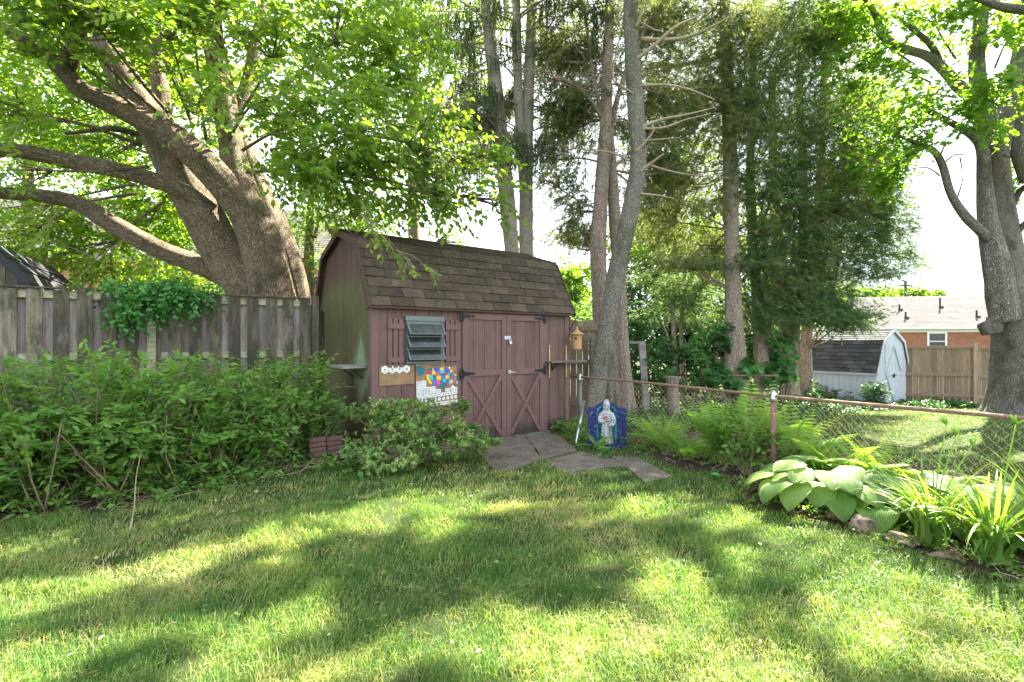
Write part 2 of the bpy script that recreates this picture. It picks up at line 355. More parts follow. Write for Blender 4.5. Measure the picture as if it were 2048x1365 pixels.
M['red'] = m_plain('red_paint', (.35, .05, .04))
M['copper'] = m_plain('brown_board', (.25, .15, .075), .5, .2, .5, .3, 6)
M['white2'] = m_plain('white_tile', (.68, .68, .64), .6, var=.08)
M['ink'] = m_plain('ink', (.08, .08, .08), .7)
for k, c in dict(st_yellow=(.8, .5, .01), st_red=(.55, .03, .1), st_blue=(.03, .09, .62), st_cyan=(.02, .5, .5), st_teal=(.02, .14, .18), st_violet=(.12, .13, .6), st_mag=(.6, .08, .3)).items():
    M[k] = m_plain(k, c, .5, var=.06, bump=0)
# bark
M['bark_maple'] = m_bark('bark_maple', (.045, .033, .022), (.18, .135, .09), (.33, .26, .18), 1.5, (.06, .065, .025), .05, (.27, .26, .18))
M['bark_right'] = m_bark('bark_right_maple', (.03, .026, .022), (.22, .2, .18), (.38, .35, .32), 1.5, (.09, .1, .05), .06)
M['bark_cedar'] = m_bark('bark_cedar', (.085, .06, .045), (.24, .18, .14), (.42, .35, .29), 1.3, None, .02, None, .07)
M['bark_pine'] = m_bark('bark_pine', (.075, .06, .048), (.23, .19, .155), (.4, .35, .3), 1.2, None, .012, (.4, .39, .34), .5)
M['bark_lean'] = m_bark('bark_leaning', (.06, .052, .035), (.2, .18, .145), (.38, .35, .3), 1.5, (.1, .11, .035), .04, (.36, .35, .3), .2)
M['twig'] = m_plain('twig_bark', (.26, .18, .12), .85, var=.4)
M['deadwood'] = m_plain('dead_branch', (.3, .23, .16), .85, var=.35)
M['darktwig'] = m_plain('dark_twig', (.06, .05, .045), .85, var=.4)
# leaves
M['leaf_maple'] = m_leaf('leaf_maple', [(0, (.07, .16, .025)), (.5, (.15, .27, .04)), (.9, (.26, .38, .06)), (1, (.46, .48, .15))], .57, (1.6, 1.45, .4))
M['leaf_rmaple'] = m_leaf('leaf_right_maple', [(0, (.09, .2, .035)), (.6, (.17, .31, .05)), (1, (.3, .38, .09))], .55, (1.5, 1.4, .5))
M['leaf_far'] = m_leaf('leaf_far', [(0, (.06, .15, .03)), (1, (.19, .3, .06))], .55, (1.6, 1.5, .45))
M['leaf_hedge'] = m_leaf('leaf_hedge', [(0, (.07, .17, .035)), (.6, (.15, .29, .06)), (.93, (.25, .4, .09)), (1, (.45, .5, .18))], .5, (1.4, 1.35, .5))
M['leaf_azalea'] = m_leaf('leaf_azalea', [(0, (.08, .17, .045)), (.5, (.18, .3, .08)), (.8, (.34, .42, .14)), (1, (.6, .6, .27))], .3)
M['leaf_dark'] = m_leaf('leaf_laurel', [(0, (.02, .07, .018)), (.7, (.05, .14, .03)), (1, (.12, .24, .05))], .3)
M['leaf_vine'] = m_leaf('leaf_vine', [(0, (.035, .13, .03)), (1, (.09, .26, .06))], .35)
M['leaf_ivy'] = m_leaf('leaf_ivy', [(0, (.025, .085, .03)), (.8, (.07, .17, .05)), (1, (.24, .32, .12))], .3)
M['needle_cedar'] = m_leaf('needle_cedar', [(0, (.085, .125, .055)), (.6, (.17, .215, .1)), (1, (.33, .32, .18))], .5, (1.3, 1.2, .6), .7, .2)
M['needle_green'] = m_leaf('needle_green_cedar', [(0, (.07, .14, .065)), (.7, (.145, .235, .11)), (1, (.27, .34, .18))], .5, (1.3, 1.2, .6), .7, .2)
M['needle_spruce'] = m_leaf('needle_spruce', [(0, (.05, .065, .04)), (1, (.13, .15, .08))], .35, (1.2, 1.2, .7), .7, .2)
M['fern'] = m_leaf('fern_frond', [(0, (.13, .28, .05)), (.6, (.24, .41, .08)), (1, (.42, .52, .15))], .5, (1.5, 1.35, .4))
M['daylily'] = m_leaf('daylily_leaf', [(0, (.12, .25, .05)), (.8, (.24, .39, .09)), (1, (.46, .46, .15))], .48, (1.4, 1.3, .45))
M['grass'] = m_leaf('grass_blades', [(0, (.06, .155, .035)), (.35, (.135, .245, .06)), (.62, (.24, .31, .09)), (.8, (.4, .38, .16)), (1, (.55, .48, .3))], .4, (1.45, 1.35, .45), .48, .35)
def m_hosta():
    n = N('hosta_leaf'); s = n.sep(n.tc()); r = n.attr('rnd').outputs['Fac']
    v = n.math('SINE', n.math('MULTIPLY', s.outputs[2], 52.0))
    c = n.mix(r, (.12, .26, .045), (.3, .42, .1)); c = n.mix(n.ramp(v, [(.2, (0, 0, 0)), (1, (.5, .5, .5))]), c, (.36, .48, .18))
    b = n.bsdf(c, .38, .5, nrm=n.bump(v, .8, .006))
    t = n.node('ShaderNodeBsdfTranslucent', {'Color': n.mix(1.0, c, (1.4, 1.4, .45), 'MULTIPLY')}).outputs[0]
    return n.out(n.node('ShaderNodeMixShader', {0: .4, 1: b, 2: t}).outputs[0])
M['hosta'] = m_hosta()
def m_ground():
    n = N('ground_soil_turf'); o = n.obj(); s = n.sep(o)
    a = n.noise(o, 1.3, 6, .65); f = n.noise(o, 55, 6, .75)
    turf = n.ramp(a, [(.3, (.03, .05, .015)), (.6, (.05, .065, .022)), (.8, (.1, .085, .045))])  # turf tone darkened to stand for shadow between the blades
    c = n.mix(1.0, turf, n.ramp(f, [(.3, (.55, .55, .55)), (.7, (1.4, 1.4, 1.35))]), 'MULTIPLY')
    return n.out(n.bsdf(c, .95, .1, nrm=n.bump(f, .8, .02)))
M['ground'] = m_ground()
def m_soil():
    n = N('bed_soil'); o = n.obj(); f = n.noise(o, 60, 8, .75); a = n.noise(o, 4, 5)
    c = n.ramp(f, [(.3, (.035, .025, .018)), (.6, (.1, .07, .05)), (.8, (.24, .18, .12))])
    return n.out(n.bsdf(c, .95, .1, nrm=n.bump(f, 1, .03)))
M['soil'] = m_soil()
def m_conc():
    n = N('old_concrete'); o = n.obj(); f = n.noise(o, 130, 4, .8); a = n.noise(o, 3, 6, .65)
    c = n.mix(1.0, n.ramp(a, [(.3, (.085, .066, .053)), (.7, (.19, .155, .128))]), n.ramp(f, [(.3, (.6, .6, .6)), (.7, (1.4, 1.38, 1.35))]), 'MULTIPLY')
    return n.out(n.bsdf(c, .92, .15, nrm=n.bump(f, .6, .006)))
M['concrete'] = m_conc()

# ------------------------------------------------------------------ foliage
T_OVAL = (np.array([(0, 0, 0), (0, .5, -.03), (0, 1, -.12), (-.3, .22, .05), (-.5, .48, .06), (-.28, .78, 0), (.3, .22, .05), (.5, .48, .06), (.28, .78, 0)], float),
          np.array([(0, 1, 4, 3), (1, 2, 5, 4), (0, 6, 7, 1), (1, 7, 8, 2)]))
T_DIA = (np.array([(0, 0, 0), (-.5, .45, .1), (0, 1, -.05), (.5, .45, .1)], float), np.array([(0, 3, 2), (0, 2, 1)]))
T_LOBE = (np.array([(0, 0, 0), (-.3, .05, .04), (-.55, .32, .08), (-.25, .42, .02), (-.33, .78, .05), (0, 1, -.08), (.33, .78, .05), (.25, .42, .02), (.55, .32, .08), (.3, .05, .04), (0, .45, -.02)], float),
          np.array([(10, 0, 1), (10, 1, 2), (10, 2, 3), (10, 3, 4), (10, 4, 5), (10, 5, 6), (10, 6, 7), (10, 7, 8), (10, 8, 9), (10, 9, 0)]))
T_NEED = (np.array([(-.5, 0, 0), (.5, 0, 0), (0, 1, 0)], float), np.array([(0, 1, 2)]))
def leafgeo(pos, d, nn, L, wr, T):
    d = nrm(d); x = nrm(np.cross(d, nn)); z = np.cross(x, d); tv, tf = T
    L = np.asarray(L) * np.ones(len(pos)); W = L * wr
    V = pos[:, None] + x[:, None] * (tv[None, :, 0:1] * W[:, None, None]) + d[:, None] * (tv[None, :, 1:2] * L[:, None, None]) + z[:, None] * (tv[None, :, 2:3] * L[:, None, None])
    m = len(tv); F = tf[None] + (np.arange(len(pos)) * m)[:, None, None]
    return V.reshape(-1, 3), F.reshape(-1, tf.shape[1]), m
class Leaves:
    def __init__(s): s.V = []; s.F = []; s.r = []; s.n = 0
    def add(s, pos, d, nn, L, wr, T, rnd):
        if not len(pos): return
        pos = np.asarray(pos, float); n0 = len(pos)
        hi = pos[:, 2] > 2.3                                   # leaves removed on purpose, shaping the sunlit LIT patches on the lawn
        if hi.any():
            c = pos + nrm(d) * (np.asarray(L) * .5 * np.ones(n0))[:, None]; gap = hi & (litd(shadow(c)) < 0) & (~inframe(c, 0) | (rg.random(n0) < .6))
            k = ~gap; pos = pos[k]; d = np.asarray(d)[k]; nn = (np.asarray(nn) * np.ones((n0, 3)))[k]; L = (np.asarray(L) * np.ones(n0))[k]; rnd = np.asarray(rnd)[k]
            if not len(pos): return
        V, F, m = leafgeo(pos, d, nn, L, wr, T); s.V.append(V); s.F.append(F + s.n); s.r.append(np.repeat(np.clip(rnd, 0, 1), m)); s.n += len(V)
    def build(s, name, mat, parent=None):
        fs = {}
        for f in s.F: fs.setdefault(f.shape[1], []).append(f)
        return mkmesh(name, np.concatenate(s.V), [np.concatenate(v) for v in fs.values()], mat, parent, np.concatenate(s.r))
def sprays(lv, C, D, Ls, k, ll, wr, T, droop=.25, flat=.6, side=.9, rj=.5, hang=.25, rbase=None, twigs=None, tw=.004, t0=.1):
    n = len(C)
    if not n: return
    D = nrm(D); Ls = np.asarray(Ls) * np.ones(n); t = np.linspace(t0, 1, k)[None, :, None]
    up = np.array([0, 0, 1.]); Sx = nrm(np.cross(D, up + rg.normal(0, .35, (n, 3))))
    pos = C[:, None] + D[:, None] * Ls[:, None, None] * t + np.array([0, 0, -1.]) * droop * Ls[:, None, None] * t * t
    sg = np.where(np.arange(k) % 2 == 0, 1, -1)[None, :, None]
    dd = D[:, None] * .55 + Sx[:, None] * sg * side + rg.normal(0, rj * .6, (n, k, 3)) + np.array([0, 0, -hang])
    nn = up * flat + rg.normal(0, 1 - flat * .6, (n, k, 3))
    rb = rg.random(n) if rbase is None else rbase
    r = rb[:, None] * .65 + rg.random((n, k)) * .35
    lv.add(pos.reshape(-1, 3), dd.reshape(-1, 3), nn.reshape(-1, 3), ll * rg.uniform(.6, 1.15, n * k), wr, T, r.ravel())
    if twigs is not None:
        for i in range(n):
            L = Ls[i]; q = np.array([0, .5, 1.])[:, None]
            twigs.tube(C[i] + D[i] * L * q + np.array([0, 0, -1.]) * droop * L * q * q, [tw, tw * .8, tw * .3], 3, cap=False)
def toPx(p): return 1024 + p[..., 0] / p[..., 1] * FPX, 682.5 - (p[..., 2] - CH) / p[..., 1] * FPX
def gpl(l): return [tuple(G(*q)) for q in l]
LIT = [(gpl([(-60, 1225), (130, 1190), (270, 1150), (420, 1110), (560, 1062), (700, 1038)]), .17), (gpl([(-40, 1330), (40, 1365)]), .15),
       (gpl([(740, 1018), (870, 990), (1000, 965), (1130, 940), (1200, 928)]), .2), (gpl([(720, 1062), (830, 1062), (870, 1040)]), .16),
       (gpl([(1180, 945), (1260, 947), (1340, 955)]), .2), (gpl([(1060, 905), (1090, 890)]), .12), (gpl([(940, 1295), (980, 1290)]), .2),
       (gpl([(1150, 1310), (1210, 1300)]), .28), (gpl([(1310, 1150), (1370, 1220), (1430, 1300)]), .15), (gpl([(1300, 1350), (1500, 1360)]), .2),
       (gpl([(1480, 1052), (1600, 1100), (1750, 1150), (1900, 1210), (2060, 1300)]), .24), (gpl([(1680, 1215), (1850, 1310), (2000, 1350)]), .2),
       (gpl([(1500, 1160), (1540, 1165)]), .13), (gpl([(250, 1345), (380, 1325), (480, 1300)]), .1), (gpl([(1270, 890), (1450, 885), (1600, 910), (1800, 930), (2100, 1010)]), .5),
       (gpl([(1560, 980), (1700, 1000), (1900, 1050), (2100, 1120)]), .33), (gpl([(1470, 1010), (1640, 1065), (1800, 1115), (2080, 1240)]), .22), (gpl([(680, 930), (790, 935), (880, 900)]), .3), (gpl([(600, 1075), (660, 1060)]), .12),
       (gpl([(1500, 862), (1700, 850), (2048, 880)]), .25), (gpl([(1700, 815), (2048, 845)]), .5), (gpl([(1850, 955), (2100, 1000)]), .3)]  # ground patches that the crowns are shaped to leave sunlit
def litd(g):
    d = np.full(len(g), 9.)
    for pl, r in LIT: d = np.minimum(d, segdist(g[:, 0], g[:, 1], pl) - r * 1.4)
    d = d + .03 + .15 * nz(g[:, 0], g[:, 1], 5.0, 61) + .09 * nz(g[:, 0], g[:, 1], 11.0, 62)
    return np.minimum(d, .44 - 1.0 * nz(g[:, 0] * .8, g[:, 1] * 1.3, 6.0, 63) - .5 * nz(g[:, 0], g[:, 1], 2.0, 64))
def shadow(p): return p[:, :2] - np.array([SUN.x, SUN.y]) / SUN.z * p[:, 2:3]
def inframe(p, m=40):
    x, y = toPx(p); return (x > -m) & (x < 2048 + m) & (y > -m) & (p[..., 1] > 0)
def blob_pts(b, clump=12):
    px, py, Y, rx, ry, rY, n = b; c = P(px, py, Y); r = np.array([rx / FPX * Y, rY, ry / FPX * Y])
    k = max(1, int(n / clump)); q = nrm(rg.normal(0, 1, (k, 3))) * (rg.random((k, 1)) ** .45)
    i = rg.integers(0, k, int(n)); o = q[i] + rg.normal(0, .16 if clump > 9 else .3, (int(n), 3)) if k > 3 else nrm(rg.normal(0, 1, (int(n), 3))) * rg.random((int(n), 1)) ** .5
    return c, c + o * r, i / k
def crown(lv, blobs, src, k=10, ll=.1, wr=.5, T=T_OVAL, Ls=.45, droop=.25, limbs=None, lw=.02, hang=.25, flat=.6, out=.7, clump=12, rshift=0, twigs=None, filt=True, side=.9, vdir=None):
    for b in blobs:
        c, pts, ri = blob_pts(b, clump)
        sp = np.array(src(c) if callable(src) else src, float)
        if filt:
            vis = inframe(pts); ok = vis | (litd(shadow(pts)) > 0); pts = pts[ok]; ri = ri[ok]
        D = nrm(pts - sp) * out + rg.normal(0, .45, pts.shape)
        if vdir is not None: D = D * .5 + np.array(vdir)
        sprays(lv, pts, D, Ls * rg.uniform(.6, 1.2, len(pts)), k, ll, wr, T, droop, flat, hang=hang, rbase=np.clip(ri * .5 + rg.random(len(pts)) * .5 + rshift, 0, 1), twigs=twigs, side=side)
        if limbs is not None:
            mid = (sp + c) / 2 + np.array([0, 0, .12 * np.linalg.norm(c - sp)]) * rg.uniform(-.5, 1)
            limbs.tube([sp, mid, c], [lw, lw * .7, lw * .3], 6, sub=4, rough=.12, seed=rg.integers(99))
            for q in pts[::max(1, len(pts) // 9)][:9]:
                limbs.tube([mid * .35 + c * .65, (c + q) / 2 + rg.normal(0, .05, 3), q], [lw * .45, lw * .3, lw * .12], 4, sub=3, cap=False)

# ================================================================== SETTING
ng = 90
xs = np.concatenate([np.linspace(-400, -12, 10)[:-1], np.linspace(-12, 22, ng), np.linspace(22, 400, 10)[1:]])
ys = np.concatenate([np.linspace(-200, -2, 8)[:-1], np.linspace(-2, 26, ng), np.linspace(26, 900, 12)[1:]])
gx, gy = np.meshgrid(xs, ys); gv = np.stack([gx, gy, gz(gx, gy) + .012 * nz(gx, gy, 2.0, 5) * (np.hypot(gx, gy) < 30)], -1).reshape(-1, 3)
i = np.arange(len(ys) - 1)[:, None] * len(xs); j = np.arange(len(xs) - 1)[None]
gf = np.stack([i + j, i + j + 1, i + len(xs) + j + 1, i + len(xs) + j], -1).reshape(-1, 4)
tag(mkmesh('ground', gv, [gf], M['ground'], smooth=True), kind='structure')

BED_L = gpl([(-400, 1058), (0, 1044), (250, 1022), (400, 982), (560, 948), (700, 925), (720, 905), (640, 850)]) + [(-3.2, 8.2), (-9, 4.4)]
BED_R = gpl([(1265, 885), (1300, 915), (1360, 940), (1450, 955), (1510, 1012), (1640, 1050), (1790, 1085), (1900, 1130), (2060, 1180), (2300, 1240), (2400, 1100), (2100, 995), (1850, 935), (1640, 905), (1500, 880), (1350, 862)])
PATH = [gpl([(955, 905), (970, 878), (1040, 868), (1062, 890), (1083, 922), (1010, 946), (985, 940)]),
        gpl([(1064, 889), (1042, 867), (1092, 861), (1118, 872), (1155, 905), (1085, 921)]),
        gpl([(1088, 925), (1160, 907), (1215, 916), (1250, 934), (1130, 948)]),
        gpl([(1220, 915), (1275, 918), (1345, 955), (1290, 968), (1252, 935)])]
def sheet(name, poly, z, mat, kind='structure', thick=0.0, sub=True):
    cx, cy = np.mean(poly, 0); pts = []
    for a, b in zip(poly, poly[1:] + poly[:1]):
        L = math.hypot(b[0] - a[0], b[1] - a[1]); m = max(1, int(L / .15))
        for k in range(m):
            t = k / m; x = a[0] + (b[0] - a[0]) * t; y = a[1] + (b[1] - a[1]) * t
            w_ = .03 if sub else .012
            pts.append((x + random.uniform(-w_, w_), y + random.uniform(-w_, w_)))
    n = len(pts); V = [(x, y, float(gz(x, y)) + z) for x, y in pts]
    V += [(x, y, -.15) for x, y in pts]
    me = bpy.data.meshes.new(name); me.from_pydata(V, [], [list(range(n))] + [[i, i + n, (i + 1) % n + n, (i + 1) % n] for i in range(n)]); me.materials.append(mat)
    o = bpy.data.objects.new(name, me); COL.objects.link(o); OFF[name] = np.zeros(3)
    return tag(o, kind=kind)
sheet('planting_bed', BED_L, .012, M['soil']); sheet('planting_bed', BED_R, .014, M['soil'])
for p in PATH: sheet('path', p, .018, M['concrete'], sub=False)

# ---- grass: blades over the lawns
def grass():
    V = []; F = []; r = []; off = 0
    def scatter(n, x0, x1, y0, y1, h, wd, beyond=False):
        nonlocal off
        y = rg.uniform(y0, y1, n); hw = y * 1.045 + .7; x = rg.uniform(-1, 1, n) * hw
        cl = nz(x, y, 9.0, 1); k = rg.random(n) < .72 + .45 * cl - .25 * np.clip(nz(x, y, 4, 19) - .5, 0, 1)
        k &= ~inpoly(x + .05 * nz(x, y, 14, 2), y + .05 * nz(x, y, 14, 3), BED_L) & ~inpoly(x + .06 * nz(x, y, 12, 2), y + .06 * nz(x, y, 12, 3), BED_R)
        for p in PATH: k &= ~inpoly(x + .08 * nz(x, y, 14, 4), y + .08 * nz(x, y, 14, 6), p)
        fx = (x - 1) * .845 + (y - 8.4) * .536            # side of the chain-link line
        k &= (fx > 0) if beyond else (fx < .1)
        if not beyond: k &= ~((x > -2.2) & (y > 6.5 + (x + 1.84) * .737)) & (y < 8.2)
        x = x[k]; y = y[k]; n = len(x)
        dry = np.clip(.5 * nz(x, y, 1.7, 11) + .45 * nz(x, y, 5, 12), -1, 1)
        tl = np.clip(.35 + .3 * (-x - 1) / 4, 0, .8) * (x < 1)                       # drier towards the left
        rn = np.clip(.33 + .3 * dry + .2 * tl + .12 * nz(x, y, 12, 17) + rg.normal(0, .2, n) + (rg.random(n) < .1) * .4, 0, 1)
        hh = h * rg.uniform(.45, 1.25, n) * (1 + .3 * nz(x, y, 3, 14) + .4 * np.clip(nz(x, y, 7, 18) - .3, 0, 1)) * (1 - .25 * np.clip(dry, 0, 1))
        az = rg.uniform(0, 2 * pi, n) + 1.5 * nz(x, y, 2.5, 15); lean = rg.uniform(.15, 1.0, n) + .5 * (rn > .7)
        d = np.stack([np.cos(az), np.sin(az), np.zeros(n)], 1); s = np.stack([-np.sin(az + .6), np.cos(az + .6), np.zeros(n)], 1) * (wd * rg.uniform(.6, 1.3, n))[:, None] / 2
        b = np.stack([x, y, gz(x, y) + .0], 1); up = np.array([0, 0, 1.])
        m = b + d * (hh * lean * .35)[:, None] + up * (hh * .6)[:, None]; t = b + d * (hh * lean)[:, None] + up * (hh * (1.05 - .35 * lean))[:, None]
        vv = np.stack([b - s, b + s, m + s * .7, m - s * .7, t], 1).reshape(-1, 3)
        o = off + np.arange(n)[:, None] * 5; V.append(vv); F.append((o + [[0, 1, 2, 3]], o + [[3, 2, 4]])); r.append(np.repeat(rn, 5)); off += n * 5
    scatter(125000, 0, 0, 1.9, 3.1, .06, .0032)
    scatter(130000, 0, 0, 3.0, 4.6, .06, .0044)
    scatter(130000, 0, 0, 4.5, 8.3, .058, .0065)
    scatter(110000, 0, 0, 3.5, 15.5, .06, .011, True)
    o = mkmesh('grass', np.concatenate(V), [np.concatenate([f[0] for f in F]), np.concatenate([f[1] for f in F])], M['grass'], rnd=np.concatenate(r))
    tag(o, 'short patchy lawn grass, green with straw coloured clippings', 'grass', kind='stuff')
grass()

# ================================================================== BROWN SHED
SL, SD = 3.485, 2.5
A0 = np.array([-1.84, 6.46]); ang = math.atan2(.593, .805)
def FW(px, py):                                 # a point of the shed's front wall as (along, up)
    a = (px - 1024) / FPX; u = (a * A0[1] - A0[0]) / (.805 - .593 * a); return u, CH - (py - 682.5) / FPX * (A0[1] + .593 * u)
def gamb(root, L, D, zw, sb, zb, zr, ms, mside, mroof, mtrim, mfas, ov=.14, oh=.08, tabw=.31, rowh=.135, gap=.2, base=.0, shingle_t=.012, back=True, dropm=.12, fh=.07):
    """walls (grooved boards) and gambrel roof, local frame: x along, y depth"""
    prof = [(0, zw), (sb, zb), (D / 2, zr), (D - sb, zb), (D, zw)]
    def rl(s_):
        for (a, za), (b, z2) in zip(prof[:-1], prof[1:]):
            if s_ <= b + 1e-6: return za + (z2 - za) * (s_ - a) / (b - a)
        return zw
    wf = MB(); wsd = MB(); n = round(L / gap)
    for k in range(n):
        x0, x1 = k * L / n + .003, (k + 1) * L / n - .003
        wf.boxx(x0, x1, 0, .016, base, zw); wf.boxx(x0, x1, D - .016, D, base, zw)
    wf.boxx(.01, L - .01, .017, .03, base, zw - .005, rnd=0); wf.boxx(.01, L - .01, D - .03, D - .017, base, zw - .005, rnd=0)
    n = round(D / gap)
    for k in range(n):
        s0, s1 = k * D / n + .003, (k + 1) * D / n - .003
        s0 = max(s0, .018); s1 = min(s1, D - .018)
        cuts = [s0] + [q for q in (sb, D / 2, D - sb) if s0 < q < s1] + [s1]
        for xa, xb in ((0, .016), (L - .016, L)):
            poly = [(s0, base), (s1, base)] + [(q, rl(q)) for q in cuts[::-1]]
            wsd.prism(poly, xa, xb, 'x', random.random())
    wsd.prism([(.02, base), (D - .02, base), (D - .02, zw), (D - sb, zb), (D / 2, zr), (sb, zb), (.02, zw)], .017, .03, 'x', 0)
    wsd.prism([(.02, base), (D - .02, base), (D - .02, zw), (D - sb, zb), (D / 2, zr), (sb, zb), (.02, zw)], L - .03, L - .017, 'x', 0)
    wf.build('wall', ms, root); wsd.build('wall', mside, root)
    # roof deck + shingle courses
    rf = MB(); dx0, dx1 = -oh, L + oh
    k0 = (zb - zw) / sb; eave = (-ov, zw - min(ov * k0, dropm))
    pf = [eave, (sb, zb + .02), (D / 2, zr + .03), (D - sb, zb + .02), (D + ov, eave[1])]
    inner = [(p[0] + (.02 if i == 0 else -.02 if i == 4 else 0), p[1] - .035) for i, p in enumerate(pf)]
    for i in range(4):
        (a, za), (b, z2) = pf[i], pf[i + 1]; (c, zc), (d, zd) = inner[i], inner[i + 1]
        rf.prism([(a, za), (b, z2), (d, zd), (c, zc)], dx0 + .01, dx1 - .01, 'x', .3)
    for i in range(4):
        a, b = (pf[i], pf[i + 1]) if i < 2 else (pf[i + 1], pf[i])
        if i >= 2 and not back and i == 3: continue
        a = np.array(a); b = np.array(b); d = b - a; Ls = np.linalg.norm(d); d /= Ls; nr = np.array([-d[1], d[0]]) * (1 if i < 2 else -1)
        rows = max(1, round(Ls / rowh)); rh = Ls / rows
        for r_ in range(rows):
            x = dx0 - (r_ % 3) * tabw * .37 - random.uniform(0, .05)
            lo_ = a + d * (r_ * rh - .006 - random.uniform(0, .004)); hi = a + d * min((r_ + 1) * rh + .01, Ls + .005)
            while x < dx1:
                xa, xb = max(x + .004, dx0), min(x + tabw - .004, dx1); x += tabw
                if xb - xa < .02: continue
                j = random.uniform(-.004, .004); l2 = lo_ + d * j; t = shingle_t * random.uniform(.8, 1.4)
                q = [tuple(l2 + nr * .004), tuple(l2 + nr * (.006 + t)), tuple(hi + nr * .004), tuple(hi)]
                rf.prism(q if i < 2 else q[::-1], xa, xb, 'x', random.random())
    x = dx0
    while x < dx1:                              # ridge caps
        for sgn, i in ((-1, 1), (1, 2)):
            c = np.array([D / 2, zr + .045]); e = c + np.array([sgn * .13, -.13 * (zr - zb) / (D / 2 - sb)])
            rf.bar((x, c[0], c[1]), (min(x + .24, dx1), c[0], c[1]), .004, .002) if False else None
            rf.prism([tuple(c), tuple(c + [0, .012]), tuple(e + [0, .014]), tuple(e)] if sgn > 0 else [tuple(c), tuple(e), tuple(e + [0, .014]), tuple(c + [0, .012])], x + .003, min(x + .235, dx1), 'x', random.random())
        x += .24
    rf.build('roof', mroof, root)
    fa = MB()
    for xx in (dx0 - .012, dx1 - .006):
        for (a, za), (b, z2) in zip(pf[:-1], pf[1:]):
            fa.bar((xx + .009, a, za - .045), (xx + .009, b, z2 - .045), .018, .09, up=(0, 0, 1) if abs(z2 - za) < abs(b - a) * 3 else (0, 1, 0))
    fa.boxx(dx0, dx1, eave[0] + .0, eave[0] + .02, eave[1] - fh, eave[1] - .002); fa.boxx(dx0, dx1, D + ov - .02, D + ov, eave[1] - fh, eave[1] - .002)
    for sgn, s_ in ((1, 0), (-1, D)): fa.boxx(dx0 + .02, dx1 - .02, min(eave[0] + .02, .0) if s_ == 0 else D, 0 if s_ == 0 else D + ov - .02, eave[1] - fh + .012, eave[1] - fh + .025)
    fa.build('fascia', mfas, root)
    return rl
shed = thing('garden_shed', 'plum brown wooden garden shed with gambrel shingle roof and double doors', 'shed', (A0[0], A0[1], 0), ang, local=True)
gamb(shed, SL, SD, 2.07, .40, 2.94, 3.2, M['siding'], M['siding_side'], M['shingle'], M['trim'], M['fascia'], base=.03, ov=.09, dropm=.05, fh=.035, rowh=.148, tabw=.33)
t = MB()
t.boxx(-.004, .075, -.02, -.001, .03, 2.02); t.boxx(-.022, -.001, -.02, .07, .03, 2.02)
t.build('corner_board', M['trim'], shed); t = MB(); t.boxx(SL - .07, SL + .004, -.02, -.001, .03, 2.02); t.boxx(SL + .001, SL + .022, -.02, .07, .03, 2.02)
t.build('corner_board', M['trim'], shed)
u0, zt = FW(922, 627); u1, _ = FW(1085, 631); um, _ = FW(1010, 700); zt = 1.965; zb_ = .06
t = MB(); t.boxx(u0 - .07, u1 + .07, -.02, -.001, zt + .004, zt + .07); t.boxx(u0 - .07, u0 - .004, -.02, -.001, .05, zt + .003); t.boxx(u1 + .004, u1 + .085, -.02, -.001, .05, zt + .003)
t.build('door_casing', M['trim'], shed)
t = MB(); t.boxx(u0 - .02, u1 + .08, -.09, -.022, .0, .055); t.build('threshold', M['greywood'], shed)
def door(x0, x1, hinge_left):
    d = MB(); n = 4
    for k in range(n): d.boxx(x0 + (x1 - x0) * k / n + .003, x0 + (x1 - x0) * (k + 1) / n - .003, -.024, -.012, zb_, zt)
    d.boxx(x0, x1, -.013, -.003, zb_, zt, rnd=0)
    o = d.build('door', M['siding'], shed)
    d = MB(); fw = .085; y0, y1 = -.046, -.025; zm = 1.02
    d.boxx(x0, x0 + fw, y0, y1, zb_, zt); d.boxx(x1 - fw, x1, y0, y1, zb_, zt)
    for za in (zt - .09, zm): d.boxx(x0 + fw + .001, x1 - fw - .001, y0, y1, za, za + .09)
    d.bar((x0 + fw, -.034, zm), (x1 - fw, -.034, zb_ + .03), .062, .012, up=(0, 1, 0)); d.bar((x1 - fw, -.045, zm), (x0 + fw, -.045, zb_ + .03), .062, .012, up=(0, 1, 0))
    d.build('door_frame', M['trim'], o)
    hx = x0 if hinge_left else x1; s = 1 if hinge_left else -1
    for zz in (zt - .045, zm + .045):
        h = MB(); h.boxx(hx - s * .045, hx + s * .012, -.056, -.047, zz - .075, zz + .075)
        pl = [(hx + s * .012, zz - .045), (hx + s * .06, zz - .022), (hx + s * .1, zz - .028), (hx + s * .15, zz - .01), (hx + s * .19, zz - .02), (hx + s * .21, zz), (hx + s * .19, zz + .02), (hx + s * .15, zz + .01), (hx + s * .1, zz + .028), (hx + s * .06, zz + .022), (hx + s * .012, zz + .045)]
        h.prism(pl if s < 0 else pl[::-1], -.056, -.047, 'y')
        h.tube([(hx, -.058, zz - .07), (hx, -.058, zz + .07)], .009, 8)
        for q in (.05, .11, .17): h.disc((hx + s * q, -.057, zz), .006, .005, (0, -1, 0), 8)
        h.build('hinge', M['black'], o)
    return o
dl = door(u0 + .003, um - .004, True); dr = door(um + .004, u1 - .003, False)
uh, zh = FW(1011, 676)
h = MB(); h.boxx(um - .045, um + .075, -.055, -.047, zh - .028, zh + .028); h.boxx(um + .03, um + .06, -.075, -.056, zh - .01, zh + .01); h.build('hasp', M['white'], dr)
h = MB(); h.boxx(um + .03, um + .075, -.085, -.06, zh - .1, zh - .055); h.tube([(um + .038, -.072, zh - .055), (um + .038, -.072, zh - .02), (um + .052, -.072, zh - .005), (um + .067, -.072, zh - .02), (um + .067, -.072, zh - .055)], .005, 8, sub=3)
h.build('padlock', M['steel'], dr)
